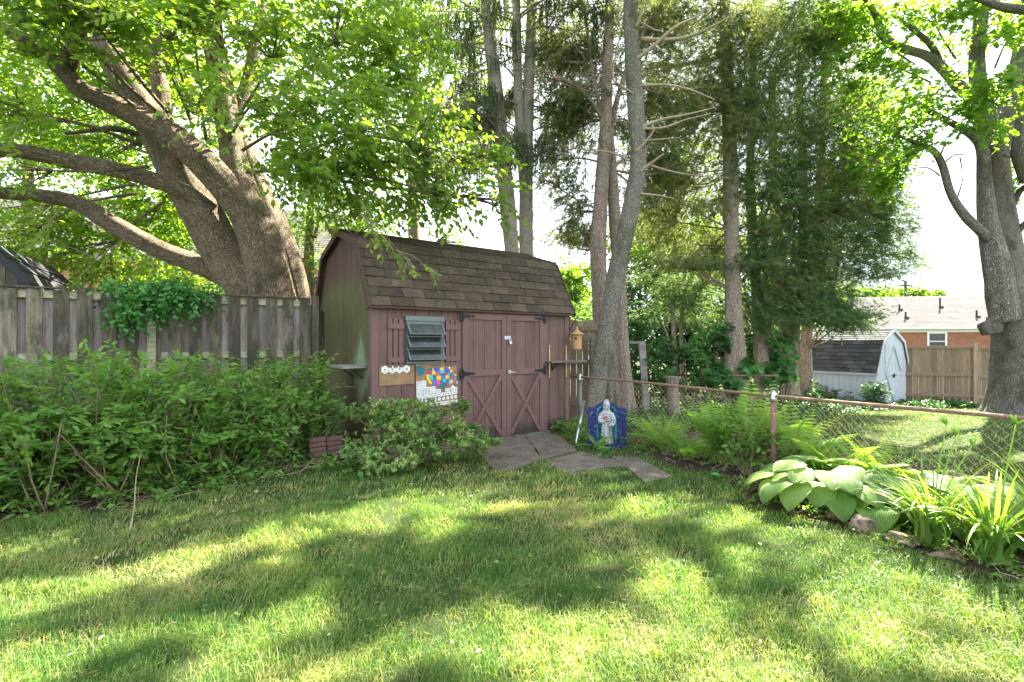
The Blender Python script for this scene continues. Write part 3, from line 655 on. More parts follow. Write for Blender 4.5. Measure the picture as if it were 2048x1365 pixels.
h = MB(); h.disc((um + .045, -.047, 1.06), .032, .02, (0, -1, 0), 16); h.tube([(um + .045, -.067, 1.06), (um + .045, -.085, 1.06), (um + .14, -.085, 1.05)], [.01, .012, .009], 10, sub=3); h.build('door_handle', M['steel'], dr)
# window with three tilted awning panes
wx0, wz1 = FW(811, 636); wx1, _ = FW(884, 640); wz0 = 1.235; wz1 = 1.865
wr_ = MB(); wr_.boxx(wx0, wx0 + .03, -.035, -.001, wz0, wz1); wr_.boxx(wx1 - .03, wx1, -.035, -.001, wz0, wz1); wr_.boxx(wx0 + .031, wx1 - .031, -.035, -.001, wz0, wz0 + .03)
wr_.boxx(wx0 - .02, wx1 + .015, -.05, -.001, wz1 - .035, wz1 + .03); wr_.boxx(wx0 + .031, wx1 - .031, -.03, -.001, wz1 - .07, wz1 - .036)
win = wr_.build('window', M['alu'], shed)
bk = MB(); bk.boxx(wx0 + .031, wx1 - .031, -.004, -.0005, wz0 + .031, wz1 - .071); bk.build('window_backing', M['black'], win)  # solid black panel on the wall behind the panes
ph = (wz1 - .07 - wz0 - .03) / 3
for k in range(3):
    zt_ = wz1 - .075 - k * ph; ty = -.03; by = -.115; zb2 = zt_ - ph + .035
    x0, x1 = wx0 + .02, wx1 - .012
    sash = MB(); sash.bar((x0, ty, zt_), (x0, by, zb2), .022, .014, up=(0, 1, 0)); sash.bar((x1, ty, zt_), (x1, by, zb2), .022, .014, up=(0, 1, 0))
    sash.bar((x0 - .011, ty, zt_), (x1 + .011, ty, zt_), .02, .014, up=(0, 0, 1)); sash.bar((x0 - .011, by, zb2), (x1 + .011, by, zb2), .022, .014, up=(0, 0, 1))
    so = sash.build('sash', M['alu'], win)
    gl = MB(); gl.bar(((x0 + x1) / 2, ty, zt_ - .008), ((x0 + x1) / 2, by, zb2 + .008), x1 - x0 - .02, .005, up=(0, 1, 0)); gl.build('pane', M['glass'], so)
# shutters
for a, b in ((773, 806), (889, 917)):
    x0, z1 = FW(a, 637); x1, _ = FW(b, 640); z1 = 1.855; z0 = 1.19; sh = MB(); wdt = (x1 - x0) / 3
    for k in range(3): sh.boxx(x0 + k * wdt + .012, x0 + (k + 1) * wdt - .008, -.022, -.002, z0, z1)
    for zz in (z0 + .07, z1 - .14): sh.boxx(x0 + .004, x1 + .0, -.042, -.0225, zz, zz + .07)
    sh.build('shutter', M['trim'], shed)
# drop shelf on the gable wall, shelf with brackets right of the doors (things fixed to the shed)
def toW(x, y, z=0): return np.array([A0[0] + x * .805 - y * .593, A0[1] + x * .593 + y * .805, z])
sf = thing('wall_shelf', 'dark mossy plank shelf on the left gable wall of the brown shed', 'shelf', tuple(toW(0, .5, 1.2)), ang, local=True)
m_ = MB(); m_.box((-.17, .0, 0), (.32, .62, .03)); m_.build('board', M['greywood'], sf)
m_ = MB(); m_.bar((-.02, -.19, -.16), (-.2, -.19, -.02), .02, .02, up=(0, 1, 0)); m_.build('bracket', M['black'], sf); m_ = MB(); m_.bar((-.02, .2, -.16), (-.2, .2, -.02), .02, .02, up=(0, 1, 0)); m_.build('bracket', M['black'], sf)
us, zs = FW(1093, 724)
sf = thing('wall_shelf', 'grey weathered shelf right of the shed doors, with two brass rods through it', 'shelf', tuple(toW(us, 0, zs)), ang, local=True)
m_ = MB(); m_.box((.36, -.1, 0), (.8, .17, .028)); m_.build('board', M['greywood'], sf)
for q in (.04, .42):
    m_ = MB(); m_.tube([(q, -.03, -.27), (q, -.03, -.1), (q, -.03, .1), (q, -.03, .28)], .0095, 8); m_.build('rod', M['brass'], sf)
m_ = MB(); m_.bar((.12, -.003, -.13), (.12, -.15, -.018), .016, .012, up=(1, 0, 0)); m_.boxx(.11, .13, -.008, -.001, -.15, -.014); m_.build('bracket', M['black'], sf)
# boards with tiles and map
bx0, bz1 = FW(758, 731); bx1, bz0 = FW(829, 768)
pb = thing('tile_board', 'plain brown board with a row of four cream hexagon tiles, left of the colourful map', 'board', tuple(toW(bx0, 0, bz0)), ang, local=True)
bw_, bh_ = bx1 - bx0 - .01, bz1 - bz0
m_ = MB(); m_.boxx(0, bw_, -.012, -.002, 0, bh_ - .01); m_.build('panel', M['copper'], pb)
for k in range(4):
    cx = .075 + k * .104; m_ = MB(); m_.prism([(cx + .056 * cos(a), bh_ - .062 + .056 * sin(a)) for a in [q * pi / 3 + pi / 6 for q in range(6)]][::-1], -.019, -.0125, 'y'); h_ = m_.build('hexagon_tile', M['white2'], pb)
    m_ = MB(); m_.disc((cx, -.0195, bh_ - .06), .014, .002, (0, -1, 0), 6); m_.boxx(cx - .03, cx + .03, -.021, -.0195, bh_ - .092, bh_ - .088); m_.build('tile_print', M['copper'], h_)
mx0, mz1 = FW(831, 727); mx1, mz0 = FW(921, 809)
mw, mh = mx1 - mx0, mz1 - mz0
mp = thing('map_board', 'brown board with a bright coloured map of the states above rows of white tiles', 'board', tuple(toW(mx0, 0, mz0)), ang, local=True)
m_ = MB(); m_.boxx(0, mw, -.012, -.002, 0, mh); m_.build('panel', M['copper'], mp)
def Q(x, y): return (x - 155) / 1235 * mw, (1290 - y) / 1130 * mh      # zoomed-crop coordinates to board coordinates
ST = [('st_teal', [(470, 290), (585, 290), (590, 360), (520, 360), (470, 345)]), ('st_red', [(455, 362), (565, 365), (560, 445), (430, 440)]), ('st_yellow', [(588, 290), (605, 290), (640, 370), (668, 385), (668, 462), (572, 455)]),
      ('st_blue', [(610, 290), (780, 290), (780, 385), (650, 380)]), ('st_mag', [(675, 397), (780, 397), (780, 495), (675, 490)]), ('st_yellow', [(792, 290), (900, 292), (905, 360), (792, 362)]), ('st_cyan', [(792, 366), (912, 366), (915, 440), (792, 440)]),
      ('st_yellow', [(420, 450), (495, 452), (495, 540), (580, 670), (565, 712), (520, 708), (440, 580)]), ('st_cyan', [(500, 462), (605, 470), (605, 605), (590, 615), (500, 535)]), ('st_teal', [(610, 480), (690, 492), (690, 600), (610, 600)]),
      ('st_yellow', [(697, 500), (820, 500), (818, 603), (697, 600)]), ('st_teal', [(785, 448), (915, 450), (940, 505), (825, 505)]), ('st_violet', [(828, 510), (945, 512), (950, 595), (828, 592)]), ('st_violet', [(600, 612), (690, 612), (688, 765), (578, 720)]),
      ('st_mag', [(697, 612), (805, 615), (800, 735), (700, 735)]), ('st_cyan', [(862, 600), (965, 600), (968, 670), (880, 665)]), ('st_teal', [(812, 620), (860, 625), (880, 672), (965, 680), (970, 760), (905, 880), (850, 820), (760, 765), (812, 740)]),
      ('st_blue', [(918, 300), (1000, 310), (1010, 345), (980, 420), (918, 420)]), ('st_red', [(930, 428), (1000, 428), (1005, 490), (945, 490)]), ('st_blue', [(990, 350), (1055, 370), (1050, 425), (1010, 425)]), ('st_yellow', [(945, 495), (1010, 495), (1050, 585), (960, 590)]),
      ('st_cyan', [(1015, 440), (1065, 440), (1060, 565), (1025, 540)]), ('st_yellow', [(1070, 345), (1120, 340), (1145, 385), (1130, 425), (1075, 430)]), ('st_teal', [(1070, 448), (1115, 448), (1115, 520), (1070, 540)]), ('st_violet', [(1120, 430), (1175, 425), (1170, 490), (1125, 490)]),
      ('st_red', [(1065, 580), (1150, 510), (1165, 540), (1120, 575)]), ('st_blue', [(975, 605), (1030, 608), (1035, 680), (980, 670)]), ('st_red', [(985, 700), (1035, 700), (1045, 765), (990, 770)]), ('st_cyan', [(1038, 625), (1085, 620), (1088, 730), (1040, 720)]),
      ('st_yellow', [(1090, 620), (1135, 618), (1150, 705), (1092, 715)]), ('st_mag', [(1140, 620), (1180, 630), (1225, 670), (1155, 700)]), ('st_cyan', [(1170, 590), (1245, 590), (1225, 640)]), ('st_blue', [(1180, 552), (1260, 552), (1235, 588), (1172, 586)]),
      ('st_yellow', [(1200, 530), (1235, 470), (1265, 530)]), ('st_cyan', [(1178, 475), (1215, 470), (1195, 520)]), ('st_red', [(1195, 430), (1210, 395), (1258, 400), (1250, 445)]), ('st_teal', [(1200, 710), (1240, 715), (1250, 790), (1225, 780)]),
      ('st_mag', [(1320, 230), (1350, 235), (1345, 285), (1315, 275)]), ('white2', [(1010, 320), (1055, 275), (1090, 290), (1060, 330)]), ('st_teal', [(160, 300), (180, 245), (260, 210), (330, 260), (400, 330), (380, 380), (330, 470), (250, 490), (205, 400), (165, 340)])]
for k, pl in ST:
    pl = [Q(*q) for q in pl]; ar = sum(a[0] * b[1] - b[0] * a[1] for a, b in zip(pl, pl[1:] + pl[:1]))
    m_ = MB(); m_.prism(pl if ar < 0 else pl[::-1], -.0185, -.0125, 'y'); m_.build('map_piece', M[k], mp)
def tile(x0, y0, x1, y1):
    a = Q(x0, y1); b = Q(x1, y0); m_ = MB(); m_.boxx(a[0], b[0], -.0185, -.0125, a[1], b[1]); o = m_.build('tile', M['white2'], mp)
    m_ = MB(); m_.disc((a[0] + .017, -.019, (a[1] + b[1]) / 2), .0075, .0015, (0, -1, 0), 10)
    for q in (.3, .5, .7): m_.boxx(a[0] + .03, b[0] - .008 - random.random() * .01, -.0198, -.0188, a[1] + (b[1] - a[1]) * q - .0012, a[1] + (b[1] - a[1]) * q + .0012)
    m_.build('tile_print', M['ink'], o)
for (x0, y0, x1, y1) in [(165, 618, 292, 690), (297, 605, 424, 690), (165, 697, 292, 778), (297, 694, 424, 772), (170, 785, 328, 875), (342, 772, 508, 862), (518, 768, 670, 848), (170, 882, 328, 975), (346, 882, 506, 965), (516, 852, 658, 942), (664, 846, 818, 935),
                         (170, 985, 335, 1075), (342, 975, 512, 1058), (518, 958, 684, 1045), (694, 948, 846, 1035), (852, 940, 1010, 1022), (1016, 930, 1166, 1012), (1170, 922, 1320, 1000), (170, 1085, 330, 1170), (170, 1180, 330, 1268), (345, 1190, 508, 1280), (514, 1185, 640, 1272),
                         (648, 1175, 796, 1265), (802, 1170, 958, 1262), (964, 1165, 1112, 1255), (1118, 1155, 1250, 1250), (1256, 1150, 1385, 1245), (940, 838, 1066, 925), (1240, 820, 1372, 912)]: tile(x0, y0, x1, y1)
for x, y in [(428, 1122), (545, 1115), (660, 1110), (778, 1102), (895, 1095), (1010, 1088), (1125, 1080), (1235, 1072), (1340, 1068), (1298, 700)]:
    q = Q(x, y); m_ = MB(); m_.disc((q[0], -.0125, q[1]), .0245, .006, (0, -1, 0), 20); o = m_.build('round_tile', M['white2'], mp)
    m_ = MB(); m_.disc((q[0], -.0186, q[1] + .003), .006, .001, (0, -1, 0), 8); m_.build('tile_print', M['ink'], o)
m_ = MB(); m_.prism([Q(*q) for q in ((1150, 760), (1240, 840), (1200, 920), (1100, 915), (1075, 830))], -.0215, -.0188, 'y'); o = m_.build('pentagon_tile', M['white2'], mp)
m_ = MB(); m_.prism([Q(*q) for q in ((1145, 830), (1175, 880), (1120, 880))], -.023, -.0216, 'y'); m_.build('tile_print', M['ink'], o)
tx = bpy.data.curves.new('lettering', 'FONT'); tx.body = 'The NEW ... the States'; tx.size = .032; tx.extrude = .001; tx.align_x = 'LEFT'
tob = bpy.data.objects.new('lettering', tx); COL.objects.link(tob); dg = bpy.context.evaluated_depsgraph_get()
me = bpy.data.meshes.new_from_object(tob.evaluated_get(dg)); bpy.data.objects.remove(tob); me.materials.append(M['ink'])
tob = bpy.data.objects.new('map_title', me); COL.objects.link(tob); tob.parent = mp; q = Q(530, 245); tob.location = (q[0], -.0135, q[1]); tob.rotation_euler = (R(90), 0, 0)
mxw = max(v.co.x for v in me.vertices); tob.scale = (Q(1230, 0)[0] - q[0]) / mxw, 1, 1

# birdhouse hanging from an iron arm at the shed's right corner
arm = thing('hanging_arm', 'thin black iron arm on the right corner of the brown shed', 'bracket', tuple(toW(SL + .03, 0, 1.75)), 0)
a0 = toW(SL + .035, -.02, 0); b0 = P(1155, 634, 8.45)
m_ = MB(); m_.tube([(a0[0], a0[1], 1.62), (a0[0], a0[1], 1.98)], .008, 6); m_.tube([(a0[0], a0[1], 1.66), (a0[0] - .01, a0[1], 1.72), (b0[0], b0[1], b0[2]), (b0[0] + .03, b0[1], b0[2] + .02)], .008, 6, sub=4); m_.build('arm', M['black'], arm)
c = P(1154, 700, 8.45)
bh = thing('birdhouse', 'tan gourd-like birdhouse with pointed roof hanging from the iron arm', 'birdhouse', tuple(c))
m_ = MB(); r_ = .088
m_.lathe(c, [(.06, 0), (r_, .01), (r_ * .97, .03), (r_ * .93, .06), (r_ * .95, .17), (r_ * .9, .25), (r_ * .8, .28)], 20); m_.build('body', M['terracotta'], bh, True)
m_ = MB(); m_.lathe(c, [(.118, .262), (.12, .272), (.075, .3), (.04, .33), (.02, .35), (.016, .37), (.02, .385), (.004, .4)], 20); m_.build('roof', M['terracotta'], bh, True)
m_ = MB(); m_.disc(c + np.array([-.03, -r_ * .93, .2]), .022, .006, (-.3, -1, 0), 14); m_.build('entrance_hole', M['black'], bh)
m_ = MB(); m_.tube([c + np.array([0, 0, .395]), (b0[0], b0[1], b0[2])], .003, 4); m_.build('cord', M['black'], bh)

# ================================================================== FENCES
FA = np.array([-5.83, 5.58]); FB = np.array([-3.115, 7.2]); fd = nrm(FB - FA); fn = np.array([fd[1], -fd[0]])   # fn towards the camera
def board_fence():
    f = thing('board_fence', 'tall weathered shadowbox board fence with mossy dark boards behind the shrubs', 'fence', (FA[0], FA[1], 0))
    B1 = MB(); B2 = MB(); RL = MB(); CP = MB(); T = 2.17; rz = math.atan2(fd[1], fd[0])
    L0, L1 = -2.4, 3.3; per = .225; k = 0; x = L0
    while x < L1:
        c = FA + fd * x + fn * .035
        if abs((x - L0) - 6 * per) < 9: B1.box((c[0], c[1], T / 2), (.142, .018, T - .02 - random.random() * .015), rz + random.gauss(0, .015), ry=random.gauss(0, .006))
        c = FA + fd * (x + per / 2) - fn * .035; B2.box((c[0], c[1], T / 2 - .04), (.15, .018, T - .08), rz + random.gauss(0, .01))
        x += per
    B1.build('front_boards', M['fence'], f); B2.build('back_boards', M['fence_back'], f)
    for z in (.35, 1.36, 2.1):
        a = FA + fd * L0; b = FA + fd * L1; RL.bar((a[0], a[1], z), (b[0], b[1], z), .045, .085)
    RL.build('rail', M['rail'], f)
    a = FA + fd * L0 + fn * .01; b = FA + fd * (L1) + fn * .01; CP.bar((a[0], a[1], T + .008), (b[0], b[1], T + .008), .12, .018); CP.build('cap_board', M['fence'], f)
    for x in (-1.0, 1.405, 3.37):
        m_ = MB(); c = FA + fd * x + fn * (.055 if x < 3 else 0); m_.box((c[0], c[1], 1.05 + (.05 if x > 3 else 0)), (.09, .09, 2.1 + (.14 if x > 3 else 0)), rz); m_.build('post', M['rail'] if x < 3 else M['fence'], f)
    m_ = MB()
    for k_ in range(1):
        c = FB + np.array([.2 + .1 * k_, .25 + .35 * k_]); m_.box((c[0], c[1], 1.0), (.14, .02, 2.0 - .02 * k_), rz + .5)
    m_.build('return_panel', M['fence'], f)
board_fence()
def chain_fence(name, label, A, B, posts, r=.95, sp=.08, mat=None, rad=.018, posth=None, wrad=.0022):
    A = np.array(A, float); B = np.array(B, float); d = nrm(B - A); L = np.linalg.norm(B - A); f = thing(name, label, 'fence', (A[0], A[1], 0))
    def pt(x, z): q = A + d * x; return (q[0], q[1], z + float(gz(*q)))
    m_ = MB(); m_.tube([pt(x, r + .008 * sin(x * 1.3)) for x in np.linspace(0, L, 14)], rad, 12); m_.build('top_rail', M['rust'], f, True)
    for x in posts:
        m_ = MB(); m_.tube([pt(x, -.1), pt(x, r - .03)], .03, 12); p = m_.build('post', M['rust'] if x > 1 else M['alu'], f, True)
        m_ = MB(); m_.lathe(pt(x, r - .075), [(.034, 0), (.036, .05), (.033, .055), (.028, .085), (.02, .11), (.01, .125), (.003, .13)], 12); m_.tube([pt(x - .035, r), pt(x + .035, r)], rad + .007, 12); m_.build('post_cap', M['steel'], p, True)
    V = []; F = []; n = 0; m_ = MB(); rows = int((r - .02) / (sp / 2)); nr_ = np.array([d[1], -d[0]])
    hx = sp / 2
    for k in range(int(L / hx)):
        pts = []
        for j in range(rows + 1):
            q = pt((k + ((j + k) % 2)) * hx, r - .015 - j * sp / 2); o = .003 * (1 if (j + k) % 2 else -1); pts.append((q[0] + nr_[0] * o, q[1] + nr_[1] * o, q[2]))
        m_.tube(pts, wrad, 3, cap=False)
    m_.build('wire_mesh', M['wire'], f)
    return f
chain_fence('chain_link_fence', 'low rusty chain link fence running from the shed past the ferns', (1.0, 8.4), (4.6, 2.73), [.26, 3.53])
chain_fence('chain_link_fence', 'dark low chain link fence far back under the evergreen shrubs', (2.2, 11.6), (6.6, 12.2), [2.3], sp=.14, rad=.02)
# tan fence piece behind the shed corner, its grey post
f = thing('board_fence', 'short tan board fence panel behind the right corner of the brown shed', 'fence', (1.1, 9.9, 0)); m_ = MB()
for k in range(9): m_.box((.62 + k * .125, 9.95, .98), (.115, .018, 1.95 + .02 * (k % 3)), .03)
m_.build('boards', M['tanwood'], f); m_ = MB()
for z in (.3, 1.12, 1.8): m_ = MB(); m_.box((1.1, 9.92, z), (1.3, .04, .085)); m_.build('rail', M['tanwood'], f)
m_ = MB(); m_.box((1.62, 9.85, .78), (.09, .09, 1.7)); tag(m_.build('fence_post', M['greywood']), 'grey square wooden post left of the leaning trunk', 'post')
# right board fence
def right_fence():
    a = P(1800, 805, 15.6); b = P(2120, 800, 14.6); A = a[:2]; d = nrm(b[:2] - A); L = np.linalg.norm(b[:2] - A) + 1.5
    f = thing('board_fence', 'brown board fence with gaps between the grey shed and the big right tree', 'fence', (A[0], A[1], -.42)); rz = math.atan2(d[1], d[0]); z0 = -.42
    B = MB(); x = -.4; 
    while x < L:
        c = A + d * x; slope = .0 if x < 1.95 else (x - 1.95) * .05
        B.box((c[0], c[1], z0 + .93 - slope / 2), (.152, .02, 1.76 - slope), rz + random.gauss(0, .006)); x += .165
    B.build('boards', M['tanwood'], f); m_ = MB()
    for z in (.28, .92, 1.78):
        p = A - d * .4 - np.array([0, .03]); q = A + d * 1.9 - np.array([0, .03]); m_.bar((p[0], p[1], z0 + z), (q[0], q[1], z0 + z), .05, .09)
        p = A + d * 2.0 - np.array([0, .03]); q = A + d * L - np.array([0, .03]); m_.bar((p[0], p[1], z0 + z - .03), (q[0], q[1], z0 + z - .12), .05, .09)
    m_.build('rail', M['tanwood'], f)
    for x in (1.95, L): m_ = MB(); c = A + d * x - np.array([0, .04]); m_.box((c[0], c[1], z0 + .95), (.11, .11, 1.95), rz); m_.box((c[0], c[1], z0 + 1.935), (.14, .14, .025), rz); m_.build('post', M['tanwood'], f)
right_fence()

# ================================================================== OTHER BUILDINGS
gs = thing('garden_shed', 'small white shed with dark grey gambrel roof beside the brown board fence', 'shed', (10.75, 14.15, -.4), 0, local=True)
p0 = P(1592, 798, 16.2); p1 = P(1768, 812, 14.2); dv = nrm(p1[:2] - p0[:2]); gs.location = (p0[0] - .22, p0[1], -.4); gs.rotation_euler = (0, 0, math.atan2(dv[1], dv[0])); gL = float(np.linalg.norm(p1[:2] - p0[:2]))
gamb(gs, gL, 2.5, 1.14, .42, 1.95, 2.3, M['white'], M['white'], M['shingle_grey'], M['white'], M['white'], ov=.08, oh=.05, gap=.16, rowh=.14)
d = MB()
for k in range(5): d.boxx(gL + .001, gL + .02, .62 + k * .25, .62 + k * .25 + .242, .05, 1.85)
dd = d.build('door', M['white'], gs); d = MB(); X = gL + .03
d.bar((X, .65, .95), (X, 1.83, .95), .02, .07, up=(0, 0, 1))
for a, b in (((.66, 1.0), (1.24, 1.8)), ((1.82, 1.0), (1.24, 1.8)), ((.66, .9), (1.24, .1)), ((1.82, .9), (1.24, .1))): d.bar((X, a[0], a[1]), (X, b[0], b[1]), .02, .05, up=(1, 0, 0))
d.build('door_brace', M['white'], dd); d = MB(); d.boxx(gL + .03, gL + .045, 1.1, 1.4, .9, .93); d.boxx(gL + .03, gL + .05, 1.2, 1.27, .84, .97); d.build('latch', M['black'], dd)

ls = thing('garden_shed', 'dark roofed neighbouring shed showing above the left end of the board fence', 'shed', (-8.9, 6.75, 0), math.atan2(.87, -.49) , local=True)
gamb(ls, 2.75, 1.5, 1.6, .42, 2.52, 2.86, M['white'], M['fence'], M['shingle_black'], M['black'], M['black'], ov=.05, oh=.04, gap=.2, rowh=.2, tabw=.45)
ls.location = (-6.5, 7.04, 0)

def house(name, label, org, rz, L, D, zw, zr, mb, wins, ov=.35, vents=(), base=-1.5):
    h = thing(name, label, 'house', org, rz, local=True)
    m_ = MB(); m_.boxx(0, L, 0, D, base, zw); m_.build('wall', mb, h)
    r_ = MB(); rows = 26
    for s in (0, 1):
        y0, y1 = (-ov, D / 2) if s == 0 else (D + ov, D / 2)
        for k in range(rows):
            t0, t1 = k / rows, (k + 1) / rows; ya, yb = y0 + (y1 - y0) * t0, y0 + (y1 - y0) * t1; za, zb = zw + .05 + (zr - zw) * t0, zw + .05 + (zr - zw) * t1
            x = -ov
            while x < L + ov:
                x2 = min(x + random.uniform(.5, 1.3), L + ov); q = [(ya, za + .03), (yb, zb + .012), (yb, zb - .02), (ya, za - .02)]
                r_.prism(q if s == 0 else q[::-1], x, x2, 'x', random.random()); x = x2
    r_.build('roof', M['roofpale'], h)
    m_ = MB(); m_.boxx(-ov, L + ov, -ov - .02, -ov + .0, zw - .12, zw + .06); m_.boxx(-ov, L + ov, -ov, -.02, zw - .06, zw - .03); m_.boxx(-.02, L + .02, -.03, -.001, zw - .35, zw - .065)
    m_.prism([(0, zw - .05), (D, zw - .05), (D / 2, zr - .05)], -.01, .02, 'x'); m_.prism([(0, zw - .05), (D, zw - .05), (D / 2, zr - .05)], L - .02, L + .01, 'x'); m_.build('eaves_trim', M['cream'], h)
    for (x0, x1, z0, z1) in wins:
        m_ = MB(); m_.boxx(x0 - .12, x0, -.06, -.001, z0 - .1, z1 + .1); m_.boxx(x1, x1 + .12, -.06, -.001, z0 - .1, z1 + .1); m_.boxx(x0, x1, -.06, -.001, z1, z1 + .1); m_.boxx(x0 - .05, x1 + .05, -.1, -.0615, z0 - .1, z0); m_.boxx(x0, x1, -.05, -.001, (z0 + z1) / 2 - .03, (z0 + z1) / 2 + .03)
        fr = m_.build('window', M['cream'], h); m_ = MB(); m_.boxx(x0, x1, -.03, -.002, z0, z1); m_.build('pane', M['glass'], fr)
    for x, t, hh in vents:
        m_ = MB(); y = -ov + (D / 2 + ov) * t; z = zw + .05 + (zr - zw) * t; m_.tube([(x, y, z - .1), (x, y, z + hh)], .06, 10); m_.disc((x + .05, y - .05, z - .02), .16, .06, n=12); m_.build('roof_vent', M['black'], h)
    return h
a = P(2100, 655, 34.5); b = P(1560, 659, 38.5); dvx = nrm(a[:2] - b[:2])
house('brick_house', 'pale roofed single storey brick house behind the fence at the right', (b[0], b[1], 0), math.atan2(dvx[1], dvx[0]), float(np.linalg.norm(a[:2] - b[:2])) + 2, 9.0, 2.55, 5.15, M['brick_l'],
      [(x, x + 1.0, .95, 2.1) for x in (4.0, 10.0, 15.05)], vents=[(9.0, .28, .45), (9.2, .55, .4), (12.1, .62, .7), (13.6, .3, .45)])
a = P(-260, 500, 17.0); b = P(640, 470, 21.0); dvx = nrm(b[:2] - a[:2])
house('brick_house', 'red brick house with pale roof glimpsed through the leaves at the left', (a[0], a[1], 0), math.atan2(dvx[1], dvx[0]), float(np.linalg.norm(b[:2] - a[:2])), 8.0, 5.0, 8.0, M['brick_r'],
      [(x, x + .9, 2.9, 4.3) for x in (4.2, 10.6, 13.9)])
pole = thing('utility_pole', 'dark utility pole with crossarm above the pale house roof', 'pole', tuple(P(1810, 700, 70)[:2]) + (-1,))
q = P(1811, 562, 70); m_ = MB(); m_.tube([(q[0], q[1], -1), (q[0], q[1], q[2])], .17, 8); m_.build('post', M['darktwig'], pole); m_ = MB(); m_.bar((q[0] - .9, q[1], q[2] - .7), (q[0] + .9, q[1], q[2] - .7), .15, .18); m_.build('crossarm', M['darktwig'], pole)

# ================================================================== TREES
def W(l, Yd=None):                               # [(px, py, Y, width px), ...] -> points, radii
    return np.array([P(a, b, c) for a, b, c, d in l]), np.array([d / 2 / FPX * c for a, b, c, d in l])
def tree(name, label, base, trunks, mbark, lv=None, mleaf=None, limbs=None, mlimb=None, group=None, cat='tree', n=28, extra=()):
    r = thing(name, label, cat, tuple(base), group=group)
    tb = MB()
    for t_ in trunks:
        p, ra = W(t_[0]); o = t_[1] if len(t_) > 1 else {}
        kw = dict(n=n, sub=10, rough=.13, seed=len(p) + int(p[0][0] * 10) % 17); kw.update(o); tb.tube(p, ra, **kw)
    if limbs is not None and limbs.v: tb.absorb(limbs)
    tb.build('trunk', M[mbark], r, True)
    if lv is not None and lv.V: lv.build('crown', M[mleaf], r)  # includes any added shade sprays
    for nm, b, m in extra: b.build(nm, M[m], r, True)
    return r

# shade foliage: unseen sprays added to the crowns, spread to shade the lawn
def overhead(lv, xr, yr, zr, n, k=11, ll=.16, wr=.55, T=T_OVAL, Ls=.5, dens=None, keep=.93):
    g = np.stack([rg.uniform(*xr, n), rg.uniform(*yr, n)], 1); z = rg.uniform(*zr, n)
    p = np.concatenate([g + np.array([SUN.x, SUN.y]) / SUN.z * z[:, None], z[:, None]], 1)
    cl = nz(p[:, 0] + .3 * p[:, 2], p[:, 1], 1.6, 40); ok = (~inframe(p, 90)) & (litd(g) > .06) & (rg.random(n) < keep + .35 * cl)
    p = p[ok]; sprays(lv, p, rg.normal(0, 1, p.shape) * [1, 1, .4], Ls, k, ll, wr, T, .15)

